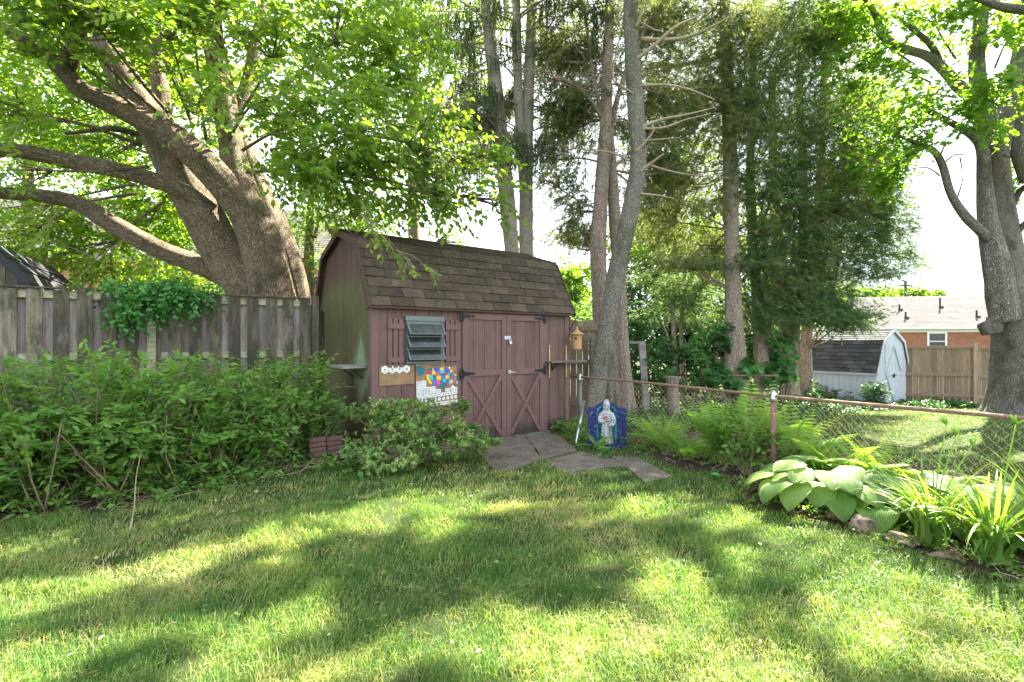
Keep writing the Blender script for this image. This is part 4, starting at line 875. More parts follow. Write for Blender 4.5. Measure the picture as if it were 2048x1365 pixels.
# --- the big multi-stemmed tree at the left
def left_tree():
    Y0 = 8.6
    tr = [([(575, 690, 8.7, 110), (520, 600, 8.6, 95), (455, 520, 8.5, 84), (405, 430, 8.4, 82), (350, 330, 8.3, 80), (300, 240, 8.2, 70), (240, 140, 8.1, 58), (190, 50, 8.0, 46), (140, -60, 8.0, 36), (60, -200, 8, 22)], dict(fl=.25)),
          ([(570, 690, 8.4, 110), (548, 600, 8.4, 92), (520, 480, 8.35, 86), (480, 385, 8.3, 74), (462, 290, 8.4, 50), (448, 200, 8.5, 50), (430, 100, 8.6, 44), (405, 10, 8.7, 38), (380, -150, 8.8, 24)], dict(fl=.25)),
          ([(515, 470, 8.3, 60), (470, 400, 8.15, 62), (415, 335, 7.9, 62), (340, 270, 7.6, 56), (240, 215, 7.3, 46), (165, 180, 7.1, 38), (125, 140, 7.0, 36), (85, 105, 6.9, 30), (0, 48, 6.7, 28), (-120, -20, 6.5, 22), (-330, -60, 6.3, 6)], {}),
          ([(128, 145, 7.0, 34), (148, 95, 7.0, 30), (165, 40, 7.0, 26), (180, -40, 7.0, 22)], dict(n=18)),
          ([(600, 690, 8.9, 80), (590, 590, 8.9, 62), (565, 500, 8.9, 62), (535, 425, 8.9, 58), (505, 340, 9.0, 38), (470, 240, 9.3, 24)], {}),
          ([(460, 560, 8.7, 44), (400, 532, 8.6, 44), (320, 502, 8.4, 42), (235, 455, 8.2, 40), (160, 408, 8.0, 34), (80, 390, 7.7, 30), (-20, 383, 7.4, 28), (-160, 360, 7.0, 22), (-420, 335, 6.7, 12), (-640, 330, 6.6, 3)], dict(n=20)),
          ([(425, 425, 8.3, 40), (370, 385, 8.1, 38), (300, 360, 7.9, 36), (220, 338, 7.7, 35), (130, 320, 7.5, 34), (60, 304, 7.3, 32), (-30, 298, 7.1, 30), (-160, 300, 6.8, 24), (-420, 280, 6.5, 13), (-640, 300, 6.3, 3)], dict(n=20)),
          ([(330, 320, 8.7, 46), (322, 200, 8.9, 34), (310, 90, 9.0, 30), (300, -60, 9.2, 24)], dict(n=18)),
          ([(455, 250, 8.6, 30), (490, 180, 8.8, 26), (515, 60, 9.0, 20), (540, -60, 9.2, 14)], dict(n=14)),
          ([(300, 275, 8.2, 12), (230, 258, 7.9, 14), (180, 262, 7.7, 10), (130, 268, 7.5, 7)], dict(n=8))]
    tr = [([(a, b, c, w_ * .88) for a, b, c, w_ in t_[0]], t_[1]) for t_ in tr]
    lv = Leaves(); lb = MB(); tw = MB()
    mid = lambda c: P(420, 330, 8.4) * .6 + c * .4
    far = [(120, 60, 9.8, 230, 120, 1.2, 620), (330, 90, 10.2, 160, 130, 1.0, 480), (100, 240, 9.8, 210, 110, 1.2, 560), (300, 440, 10.2, 190, 80, 1.0, 520), (160, 160, 10.6, 260, 170, 1.0, 500), (350, 330, 10.4, 130, 90, .8, 200), (70, 420, 9.4, 140, 60, .8, 120), (420, 240, 10.2, 130, 140, .9, 200)]
    near = [(560, 90, 7.6, 190, 140, 1.1, 300), (700, 60, 7.4, 130, 110, 1.0, 200), (600, 250, 7.2, 170, 110, 1.0, 260), (760, 250, 7.0, 150, 90, .9, 190), (870, 300, 6.9, 100, 80, .6, 130), (700, 350, 7.1, 150, 70, .8, 200), (620, 370, 7.4, 100, 60, .7, 110),
            (960, 330, 6.9, 50, 50, .4, 34), (880, 390, 6.9, 90, 30, .4, 40), (110, 90, 6.4, 120, 60, .7, 60), (170, 20, 6.4, 190, 50, .7, 110), (330, 130, 7.5, 90, 50, .4, 34), (60, 340, 6.6, 80, 40, .5, 10), (380, 30, 7.6, 120, 50, .5, 80), (990, 400, 7.0, 25, 30, .2, 8), (780, 110, 7.6, 90, 90, .8, 110), (240, 290, 9.0, 120, 60, .6, 90), (130, 40, 6.7, 190, 60, .6, 120), (330, 50, 7.3, 120, 60, .5, 70), (450, 70, 7.6, 90, 80, .5, 70), (400, 200, 7.8, 50, 60, .4, 26), (30, 220, 6.8, 80, 50, .5, 40), (60, 470, 9, 120, 60, .6, 150), (210, 500, 9.6, 120, 60, .6, 170), (520, 200, 7.6, 60, 80, .4, 60)]
    crown(lv, far, mid, 10, .12, .55, T_OVAL, .5, .25, lb, .028, hang=.35)
    crown(lv, near, mid, 10, .118, .52, T_OVAL, .48, .3, lb, .03, hang=.45, twigs=tw)
    # hanging sprigs in front of the shed roof and over the fence
    for (x0, y0, x1, y1, Y) in [(720, 430, 800, 505, 6.3), (790, 500, 862, 540, 6.2), (870, 350, 1010, 440, 6.8), (720, 400, 760, 480, 6.4), (250, 480, 150, 560, 7.6), (240, 540, 60, 470, 7.6), (120, 420, 60, 500, 7.4)]:
        a = P(x0, y0, Y); b = P(x1, y1, Y - .15); tw.tube([a, (a + b) / 2 + [0, 0, .05], b], [.006, .004, .002], 4, cap=False)
        n = 7; t = rg.random((n, 1)); sprays(lv, a + (b - a) * t, (b - a) + rg.normal(0, .2, (n, 3)), .22, 6, .095, .5, T_OVAL, .5, hang=.6, twigs=tw)
    overhead(lv, (-7, -1), (1, 8), (7, 11), 1200)
    for i_ in range(9): q = P(rg.uniform(100, 800), rg.uniform(-250, -60), 8.3); lb.tube([P(380, 60, 8.4), (P(380, 60, 8.4) + q) / 2 + [0, 0, .3], q], [.07, .04, .015], 7, sub=4, rough=.1)
    b = [(rg.uniform(-100, 900), rg.uniform(-420, -120), rg.uniform(7, 9.5), 200, 150, 1.2, 130) for _ in range(9)]
    crown(lv, b, mid, 10, .13, .55, T_OVAL, .5, .25, None)
    tree('broadleaf_tree', 'huge old multi-stemmed leafy tree leaning left behind the board fence', (-4.0, 8.6, 0), tr, 'bark_maple', lv, 'leaf_maple', lb, 'bark_maple', n=48, extra=[('twigs', tw, 'twig')])
left_tree()

# --- spruce-like trees behind the shed
def needles_hang(lv, C, L, k, ll, w_):                  # drooping strands
    n = len(C); t = np.linspace(0, 1, k)[None, :, None]; sway = rg.normal(0, .12, (n, 1, 3)) * [1, 1, 0]
    pos = C[:, None] + (np.array([0, 0, -1.]) + sway) * t * (L * rg.uniform(.5, 1.2, (n, 1, 1)))
    d = np.array([0, 0, -1.]) + rg.normal(0, .38, (n, k, 3)); lv.add(pos.reshape(-1, 3), d.reshape(-1, 3), rg.normal(0, 1, (n * k, 3)), ll, w_, T_NEED, (rg.random((n, 1)) * .6 + rg.random((n, k)) * .4).ravel())
def branches_out(lb, pts, n, L, rad, up=.1, zr=(0, 1), side=None, sagg=-.15):
    out = []
    for _ in range(n):
        t = rg.uniform(*zr) * (len(pts) - 1); i_ = int(min(t, len(pts) - 2)); p = pts[i_] + (pts[i_ + 1] - pts[i_]) * (t - i_)
        az = rg.uniform(0, 2 * pi) if side is None else rg.uniform(*side); l = L * rg.uniform(.5, 1.2); d = np.array([cos(az), sin(az), up + rg.normal(0, .12)])
        q = [p, p + d * l * .35 + rg.normal(0, .04, 3), p + d * l * .7 + [0, 0, sagg * l * .5] + rg.normal(0, .06, 3), p + d * l + [0, 0, sagg * l] + rg.normal(0, .1, 3)]
        lb.tube(q, [rad, rad * .75, rad * .5, rad * .2], 5, sub=3, cap=False); out.append((q[1], q[2], q[3]))
    return out
def pine(label, trunks, base, nb, sides, nst):
    lv = Leaves(); lb = MB(); C = []
    for t_ in trunks:
        p, _ = W(t_[0])
        for a, b, c in branches_out(lb, p[1:], nb, 1.9, .022, .12, (.25, 1), sides):
            for s_, e_ in ((a, b), (b, c)):
                tt = rg.random((nst, 1)); C.append(s_ + (e_ - s_) * tt + rg.normal(0, .07, (nst, 3)))
    C = np.concatenate(C); C = C[(toPx(C)[1] < 330)]; needles_hang(lv, C, .45, 11, .09, .28)
    tree('spruce_tree', label, base, trunks, 'bark_pine', lv, 'needle_spruce', lb, 'darktwig', n=24, group=None)
pine('slightly leaning spruce trunk left of the two joined trunks behind the shed', [([(1042, 690, 10.6, 34), (1030, 560, 10.6, 31), (1018, 440, 10.6, 31), (1008, 330, 10.6, 29), (995, 210, 10.6, 28), (983, 100, 10.7, 25), (972, 0, 10.8, 24), (960, -160, 11, 20), (945, -420, 11.2, 14)], dict(rough=.07))], (.18, 10.6, 0), 44, (1.8, 5.2), 34)
pine('straight spruce behind the shed whose two trunks join above the roof', [([(1058, 690, 11, 31), (1055, 560, 11, 30), (1052, 440, 11, 29), (1053, 300, 11, 25), (1057, 180, 11, 22), (1062, 60, 11.1, 20), (1062, 0, 11.1, 19), (1063, -200, 11.3, 16), (1062, -420, 11.5, 10)], dict(rough=.07)),
      ([(1054, 420, 11, 22), (1045, 320, 10.9, 21), (1038, 220, 10.9, 19), (1034, 100, 10.9, 18), (1032, 0, 11, 17), (1026, -200, 11.1, 12)], dict(rough=.07))], (.38, 11, 0), 30, None, 26)

# --- the leaning tree with dead snags
def px_branches(mb, L, Y, r0=.03):
    for l in L:
        pts = [P(x, y, Y + .12 * k * (1 if i_ % 2 else -1)) for k, (x, y) in enumerate(l[1:]) for i_ in (len(l),)]
        mb.tube(pts, np.linspace(l[0], l[0] * .25, len(pts)) / 2 / FPX * Y, 7, sub=4, rough=.15, seed=len(pts))
def lean_tree():
    Y = 9.4
    tr = [([(1180, 850, 9.1, 42), (1190, 790, 9.15, 39), (1203, 720, 9.2, 35), (1217, 640, 9.3, 34), (1234, 550, 9.4, 35), (1252, 470, 9.4, 34), (1266, 400, 9.4, 33), (1277, 320, 9.4, 31), (1272, 220, 9.4, 32), (1266, 120, 9.4, 31), (1262, 30, 9.5, 29), (1262, -60, 9.6, 27), (1268, -250, 9.8, 20), (1262, -420, 10, 12)], dict(fl=.18, flh=.25)),
          ([(1238, 850, 9.5, 14), (1232, 790, 9.5, 17), (1222, 720, 9.45, 24), (1216, 660, 9.4, 20)], dict(n=14)), ([(1218, 850, 9.5, 16), (1218, 780, 9.45, 18), (1214, 700, 9.4, 22)], dict(n=14))]
    dw = MB()
    px_branches(dw, [(9, (1282, 78), (1320, 80), (1370, 76), (1420, 55), (1475, 25)), (9, (1272, 120), (1310, 90), (1350, 55), (1400, 30), (1420, 0)), (7, (1278, 172), (1330, 170), (1380, 180), (1430, 200)),
                     (8, (1282, 255), (1320, 240), (1380, 228), (1430, 215)), (6, (1284, 258), (1330, 255), (1370, 240), (1420, 228)), (8, (1270, 305), (1295, 280), (1312, 255)), (6, (1280, 282), (1310, 280), (1360, 276)), (9, (1278, 345), (1305, 325), (1328, 308)),
                     (5, (1296, 330), (1350, 345), (1400, 352), (1462, 356)), (6, (1280, 388), (1320, 392), (1350, 398)), (5, (1258, 322), (1220, 305), (1170, 300), (1120, 290)), (5, (1262, 0), (1300, -10), (1330, -40)), (6, (1272, 55), (1285, 20), (1292, -20)),
                     (5, (1270, 190), (1240, 170), (1225, 150), (1240, 60), (1225, 0)), (4, (1280, 45), (1310, 60), (1325, 62))], 9.3)
    lv = Leaves(); lb = MB()
    crown(lv, [(1280, -260, 9.8, 240, 150, 1.4, 260), (1150, -350, 10, 200, 120, 1.2, 160)], P(1265, -120, 9.6), 10, .13, .5, T_OVAL, .5, .25, lb, .03)
    overhead(lv, (-6.5, 0), (1.0, 6.5), (9, 13), 1200)
    tree('broadleaf_tree', 'pale barked tree leaning right in front of the cedars, with bare dead branches', (1.5, 9.1, 0), tr, 'bark_lean', lv, 'leaf_maple', lb, 'bark_lean', n=32, extra=[('dead_branches', dw, 'deadwood')])
lean_tree()

# --- red cedars
def layers(x0, x1, y0, y1, Y, n, rx=70, ry=16, m=21):
    out = []
    for _ in range(n): out.append((rg.uniform(x0, x1), rg.uniform(y0, y1), rg.uniform(*Y), rx * rg.uniform(.6, 1.2), ry * rg.uniform(.7, 1.4), .55, m))
    return out
def cedar(label, trunks, base, blobs, mleaf, over=None, nbr=14, mb='bark_cedar', group='red cedars beyond the chain link fence', zr=(.3, 1), rs=0, dens=1.0):
    lv = Leaves(); lb = MB(); tp = np.concatenate([W(t_[0])[0] for t_ in trunks])
    def src(c): i_ = np.argmin(np.linalg.norm(tp - c, axis=1) + .8 * np.maximum(0, tp[:, 2] - c[2])); return tp[i_]
    for b in blobs:
        c, pts, ri = blob_pts(b[:6] + (int(b[6] * dens * 4.2),), 7); s0 = np.array(src(c))
        vis = inframe(pts); ok = vis | (litd(shadow(pts)) > 0); pts = pts[ok]; ri = ri[ok]
        D = nrm(pts - s0) * .8 + rg.normal(0, .5, pts.shape) + [0, 0, -.15]
        sprays(lv, pts, D, .3 * rg.uniform(.5, 1.2, len(pts)), 24, .1, .17, T_NEED, .35, .1, .7, .9, .35, np.clip(ri * .5 + rg.random(len(pts)) * .5 + rs, 0, 1), t0=.0)
        mid = (s0 + c) / 2 + rg.normal(0, .1, 3); lb.tube([s0, mid, c], [.03, .02, .01], 5, sub=4, rough=.1)
        for q in pts[::max(1, len(pts) // 10)][:10]: lb.tube([mid * .4 + c * .6, (c + q) / 2 + rg.normal(0, .06, 3), q], [.012, .008, .003], 3, sub=3, cap=False)
    for t_ in trunks: branches_out(lb, W(t_[0])[0], nbr, 1.2, .014, .25, zr)
    if over: overhead(lv, *over)
    tree('cedar_tree', label, base, trunks, mb, lv, mleaf, lb, 'deadwood', n=30, group=group)
cr = dict(rough=.16, fl=.3, flh=.5)
cedar('twin stemmed red cedar right behind the pale leaning tree', [([(1206, 830, 10.4, 40), (1204, 720, 10.4, 34), (1200, 600, 10.4, 30), (1196, 500, 10.4, 30), (1200, 420, 10.4, 27), (1206, 330, 10.4, 26), (1212, 230, 10.4, 22), (1214, 120, 10.4, 20), (1220, 0, 10.4, 18), (1226, -200, 10.5, 14), (1230, -420, 10.6, 8)], cr),
       ([(1252, 830, 10.6, 42), (1244, 740, 10.6, 34), (1240, 640, 10.6, 30), (1238, 540, 10.6, 26), (1230, 440, 10.6, 24), (1224, 340, 10.6, 20), (1218, 260, 10.5, 16)], cr),
       ([(1212, 330, 10.5, 14), (1225, 240, 10.7, 13), (1250, 150, 10.9, 10), (1290, 60, 11.2, 7), (1330, 0, 11.4, 5)], dict(n=8)), ([(1205, 240, 10.4, 8), (1180, 200, 10.2, 8), (1140, 165, 10, 7), (1100, 160, 9.9, 5), (1070, 200, 9.8, 3)], dict(n=8)),
       ([(1205, 235, 10.4, 9), (1190, 170, 10.4, 8), (1180, 100, 10.6, 7), (1165, 0, 10.8, 5)], dict(n=8))], (2.1, 10.5, -.1),
      [(1140, 120, 11.2, 80, 120, .9, 200), (1120, 320, 11.2, 50, 90, .6, 90), (1150, 420, 11, 45, 60, .5, 70), (1175, 230, 11.5, 60, 120, .6, 90), (1300, 60, 11.6, 90, 90, .8, 170), (1320, 200, 11.8, 80, 90, .7, 170), (1310, 330, 12, 60, 90, .6, 120), (1095, 40, 11, 60, 80, .6, 60), (1170, 470, 11, 30, 30, .3, 20)] + layers(1080, 1210, 20, 480, (10.6, 11.6), 16, 55) + layers(1260, 1350, 20, 420, (11, 12.4), 14),
      'needle_cedar', ((-5, 2), (3, 9), (9, 13), 900), 26)
cedar('thick trunked red cedar, leftmost of the cedars beyond the chain link fence', [([(1484, 830, 12.6, 50), (1472, 760, 12.6, 44), (1470, 680, 12.6, 38), (1466, 580, 12.6, 32), (1463, 460, 12.6, 28), (1462, 340, 12.6, 26), (1458, 220, 12.6, 24), (1452, 110, 12.6, 22), (1450, 0, 12.6, 20), (1455, -200, 12.7, 16), (1460, -420, 12.8, 8)], cr)],
      (5.7, 12.6, -.4), [(1400, 60, 13, 110, 100, 1, 340), (1400, 220, 13, 90, 100, .9, 300), (1380, 380, 13.4, 100, 90, .8, 280), (1490, 120, 12.2, 90, 110, .8, 300), (1330, 440, 13.5, 70, 60, .6, 150), (1420, 500, 13.3, 60, 60, .5, 90), (1500, 250, 12, 80, 90, .6, 240)] + layers(1290, 1520, 0, 540, (12.2, 13.8), 34),
      'needle_cedar', ((-4, 4), (1, 8.5), (9, 14), 2100), 20, zr=(.35, 1))
cedar('red cedar with a fluted split trunk, second from the left in the cedar row', [([(1530, 830, 13.6, 36), (1524, 740, 13.6, 30), (1518, 660, 13.6, 25), (1512, 560, 13.6, 20), (1506, 470, 13.6, 18), (1500, 350, 13.6, 16), (1505, 200, 13.6, 14), (1510, 0, 13.6, 12), (1512, -250, 13.6, 7)], cr),
       ([(1548, 790, 13.8, 17), (1541, 730, 13.8, 13), (1534, 640, 13.8, 11), (1530, 540, 13.8, 10), (1528, 440, 13.8, 8)], dict(n=12))],
      (7.0, 13.6, -.4), [(1560, 80, 13, 100, 100, .9, 360), (1570, 240, 12.8, 100, 90, .9, 360), (1540, 370, 12.8, 80, 80, .7, 240), (1510, 520, 13, 60, 60, .5, 110), (1520, 620, 13, 55, 55, .4, 90)] + layers(1480, 1640, 0, 640, (12.4, 13.8), 26), 'needle_green', ((-3, 5), (1, 8.5), (9, 14), 1900), 14)
cedar('dark red cedar with forked crooked trunks, third in the cedar row', [([(1580, 790, 14.2, 30), (1582, 720, 14.2, 26), (1588, 640, 14.2, 22), (1596, 560, 14.2, 20), (1604, 480, 14.2, 18), (1606, 380, 14.2, 15), (1600, 200, 14.2, 12), (1602, 0, 14.2, 10)], cr),
       ([(1576, 760, 14.4, 26), (1570, 640, 14.4, 24), (1560, 540, 14.4, 22), (1552, 440, 14.4, 20), (1546, 330, 14.4, 16), (1544, 150, 14.4, 12)], cr)],
      (8.2, 14.3, -.42), [(1650, 90, 13.6, 90, 110, .9, 340), (1650, 250, 13.4, 100, 100, .9, 380), (1610, 400, 13.2, 90, 80, .8, 300), (1600, 500, 13.2, 80, 60, .6, 180), (1570, 580, 13, 70, 50, .5, 110)] + layers(1580, 1720, 0, 560, (12.8, 14.2), 24), 'needle_cedar', ((-2, 6), (1, 8.5), (9, 14), 1800), 14)
cedar('bushy cedar at the right end of the row with boughs over the white shed', [([(1612, 790, 14.8, 24), (1612, 700, 14.8, 20), (1618, 600, 14.8, 17), (1630, 500, 14.8, 15), (1640, 350, 14.8, 13), (1648, 150, 14.8, 11), (1650, -50, 14.8, 8)], cr)],
      (8.9, 14.8, -.42), [(1720, 330, 14, 80, 80, .8, 260), (1730, 440, 14, 80, 60, .7, 210), (1785, 480, 13.8, 50, 50, .5, 110), (1812, 515, 13.6, 26, 20, .3, 34), (1765, 400, 14, 50, 60, .5, 100), (1680, 520, 13.6, 90, 70, .7, 230), (1740, 545, 13.4, 60, 30, .4, 60), (1660, 610, 13.4, 60, 35, .5, 100), (1620, 600, 13.2, 60, 40, .5, 90), (1720, 200, 14.4, 60, 80, .7, 150), (1700, 650, 13.2, 50, 14, .3, 24)] + layers(1640, 1800, 180, 560, (13.2, 14.6), 26) + layers(1600, 1720, 520, 640, (12.8, 13.6), 8),
      'needle_green', ((-1, 6), (2.5, 9), (9, 14), 1200), 10)

# --- the big maple at the right
def right_tree():
    tr = [([(2044, 850, 12.0, 160), (2044, 815, 12.0, 126), (2044, 740, 12.0, 116), (2038, 660, 12.0, 100), (2016, 580, 12.0, 88), (2006, 500, 12.0, 66), (1998, 420, 12.0, 56), (1990, 340, 12.0, 52), (1986, 280, 12.0, 52)], dict(fl=.22, flh=.8, lobes=6, n=56)),
          ([(1990, 300, 12.0, 44), (1970, 240, 12.0, 40), (1955, 190, 12, 34), (1950, 110, 12.0, 30), (1958, 40, 12.0, 28), (1966, -60, 12, 24), (1970, -300, 12, 14)], {}),
          ([(1990, 300, 12.0, 46), (2012, 220, 12.0, 38), (2032, 140, 12.0, 32), (2046, 60, 12, 28), (2060, -80, 12, 20)], {}),
          ([(2008, 640, 11.8, 60), (1990, 540, 11.7, 52), (1972, 440, 11.7, 36), (1966, 360, 11.7, 28), (1962, 300, 11.7, 22), (1944, 272, 11.7, 18), (1900, 246, 11.6, 13), (1860, 225, 11.5, 12), (1810, 190, 11.4, 6)], {}),
          ([(1995, 500, 11.7, 26), (1960, 465, 11.6, 22), (1925, 430, 11.5, 19), (1898, 385, 11.4, 16), (1882, 330, 11.3, 15), (1862, 300, 11.2, 13), (1825, 285, 11.1, 9), (1795, 272, 11, 5)], {}),
          ([(1955, 190, 12, 22), (1920, 178, 11.8, 24), (1890, 145, 11.6, 22), (1850, 112, 11.5, 19), (1800, 96, 11.4, 16), (1762, 72, 11.3, 16), (1752, 40, 11.2, 13), (1730, 0, 11.1, 12), (1690, -40, 11, 8)], {}),
          ([(1880, 136, 11.6, 15), (1862, 95, 11.6, 13), (1830, 65, 11.6, 11), (1780, 30, 11.6, 6)], {}),
          ([(2060, 360, 11.4, 34), (2042, 300, 11.3, 40), (2046, 240, 11.3, 30), (2060, 150, 11.3, 26)], {}), ([(2014, 430, 12, 14), (2035, 385, 11.8, 12), (2052, 372, 11.6, 14)], {}), ([(2020, 480, 12, 18), (2040, 455, 11.8, 14), (2070, 430, 11.6, 12)], {}),
          ([(2070, 22, 10, 20), (2010, 16, 10, 18), (1970, 4, 10, 14), (1930, -10, 10, 10)], {})]
    tr = [([(1990 + (a - 1990) * (1 if b < 500 else 1.08) + (3 if b < 600 else 0), b, c, w_ * .86) for a, b, c, w_ in t_[0]], t_[1]) for t_ in tr]
    lv = Leaves(); lb = MB(); dt = MB(); mid = lambda c: P(1960, 200, 11.9) * .5 + c * .5
    vis = [(1860, 30, 11.2, 130, 70, 1.0, 420), (1760, 130, 11.4, 80, 90, .8, 230), (1850, 190, 11.3, 110, 60, .8, 260), (1790, 260, 11.2, 80, 60, .7, 180), (1770, 360, 11.6, 40, 40, .5, 60), (1960, 60, 11, 70, 50, .7, 110), (2020, 70, 11.5, 50, 60, .6, 90), (1940, 200, 11, 60, 25, .5, 60), (2000, 190, 10.6, 60, 40, .5, 110),
           (1840, 290, 11, 50, 20, .4, 30), (1980, 260, 10.6, 50, 22, .4, 50), (1700, 60, 12, 60, 70, .8, 120), (1730, 330, 12, 60, 60, .6, 80), (2040, 340, 12.2, 30, 60, .5, 40)]
    crown(lv, vis, mid, 11, .1, .95, T_LOBE, .42, .2, lb, .025, hang=.15, flat=.9)
    b = [(rg.uniform(1600, 2300), rg.uniform(-420, -120), rg.uniform(10, 13), 170, 120, 1.2, 60) for _ in range(8)]
    crown(lv, b, mid, 10, .14, .8, T_OVAL, .5, .2, lb, .03)
    overhead(lv, (1, 9), (2, 10), (7, 12), 2600, dens=None)
    px_branches(dt, [(4, (1878, 320), (1890, 290), (1905, 275)), (4, (1885, 330), (1910, 310), (1945, 312)), (3, (1920, 316), (1922, 340), (1905, 360)), (3, (1880, 352), (1850, 335), (1800, 345), (1775, 360)), (3, (1915, 395), (1925, 360), (1918, 350)), (2, (1885, 368), (1860, 390), (1845, 420)),
                     (2, (1925, 440), (1890, 465), (1870, 490)), (3, (2005, 310), (2030, 318), (2050, 325)), (2, (1975, 405), (1955, 406), (1940, 404)), (3, (1940, 60), (1932, 80), (1935, 110), (1915, 140))], 11.5)
    kn = MB(); c = P(1988, 654, 11.35); kn.tube([c + [0, .2, 0], c, c + [-.02, -.05, 0]], [.2, .19, .15], 16, rough=.15); kn.tube([c + [.03, -.0, 0], c + [.04, -.06, 0]], [.1, .08], 12)
    tree('broadleaf_tree', 'massive grey barked tree at the right edge with bare lower limb', (12.3, 12, -.42), tr, 'bark_right', lv, 'leaf_rmaple', lb, 'bark_right', n=36, extra=[('dead_twigs', dt, 'darktwig'), ('knot', kn, 'bark_right')])
right_tree()

# --- trees farther back
def bgtree(label, px, base_y, Y, wpx, blobs, mleaf='leaf_far', ll=.16, dens=1, name='broadleaf_tree', group='trees in the distance', mb='bark_maple', T=T_DIA, wr=.6, rs=0):
    lv = Leaves(); lb = MB(); top = min(b[1] for b in blobs); s0 = P(px, (base_y + top) / 2 if top > -100 else 300, Y)
    crown(lv, blobs, lambda c: s0 * .6 + c * .4, 9, ll, wr, T, .6, .2, lb, .05, filt=True, rshift=rs, out=.5)
    p = P(px, base_y, Y); tree(name, label, (p[0], p[1], 0), [([(px, base_y + 40, Y, wpx * 1.3), (px + 3, base_y - 40, Y, wpx), (px - 4, (base_y + top) / 2, Y, wpx * .8), (px + 2, top + 20, Y, wpx * .3)], dict(n=14))], mb, lv, mleaf, lb, mb, group=group)
bgtree('slim dark trunked tree with small bright leaves just left of the shed gable', 622, 700, 12, 24, [(640, 420, 12, 90, 70, 1, 260), (720, 450, 12.5, 110, 50, 1, 220), (600, 520, 12.5, 50, 70, .8, 150), (820, 420, 13, 90, 30, .8, 80), (900, 480, 13, 80, 22, .6, 60), (790, 330, 13.5, 130, 80, 1, 200)], 'leaf_maple', .09, group=None)
bgtree('tall sunlit yellow green tree behind the spruces', 830, 700, 20, 26, [(860, 130, 20, 130, 130, 2, 520), (900, 10, 20, 150, 110, 2, 420), (800, 280, 20, 110, 90, 2, 260), (680, 120, 21, 150, 150, 2, 400)], 'leaf_far', .2, group=None, rs=.3)
bgtree('round pale tree in the distance just right of the shed roof', 1140, 690, 32, 16, [(1140, 560, 32, 48, 48, 2, 420), (1165, 620, 31, 40, 50, 2, 220), (1150, 660, 28, 40, 40, 2, 160)], 'leaf_far', .3, rs=.2)
bgtree('yellow green sunlit tree between the leaning tree and the thick cedar', 1350, 760, 19, 24, [(1330, 480, 19, 110, 70, 1.5, 900), (1420, 520, 19, 70, 60, 1.5, 520), (1290, 560, 18, 60, 60, 1.2, 360), (1500, 600, 20, 90, 60, 1.2, 420), (1530, 480, 20, 100, 160, 1.5, 300), (1330, 320, 20, 110, 110, 1.5, 200)], 'leaf_far', .17, rs=.3)
bgtree('low tree line above the pale house roof', 1790, 700, 75, 6, [(1790, 588, 75, 50, 9, 4, 160), (1850, 592, 75, 40, 6, 3, 70), (1700, 590, 70, 80, 14, 4, 160)], 'leaf_far', .6)
bgtree('far tree seen between the cedars and the white shed', 1660, 720, 24, 14, [(1590, 640, 22, 60, 60, 1.5, 240), (1530, 680, 21, 60, 60, 1.2, 200), (1640, 590, 24, 60, 50, 1.5, 120)], 'leaf_far', .2)
bgtree('leafy tree in front of the red brick house at the far left', 60, 700, 13.5, 26, [(300, 560, 12.5, 130, 45, .8, 240), (60, 300, 14, 180, 120, 1.2, 340), (390, 560, 11.5, 70, 30, .5, 100), (20, 470, 13, 60, 40, .8, 50), (190, 150, 14.5, 260, 170, 1.4, 460), (480, 130, 14.5, 160, 150, 1.3, 260)], 'leaf_maple', .12, group=None)

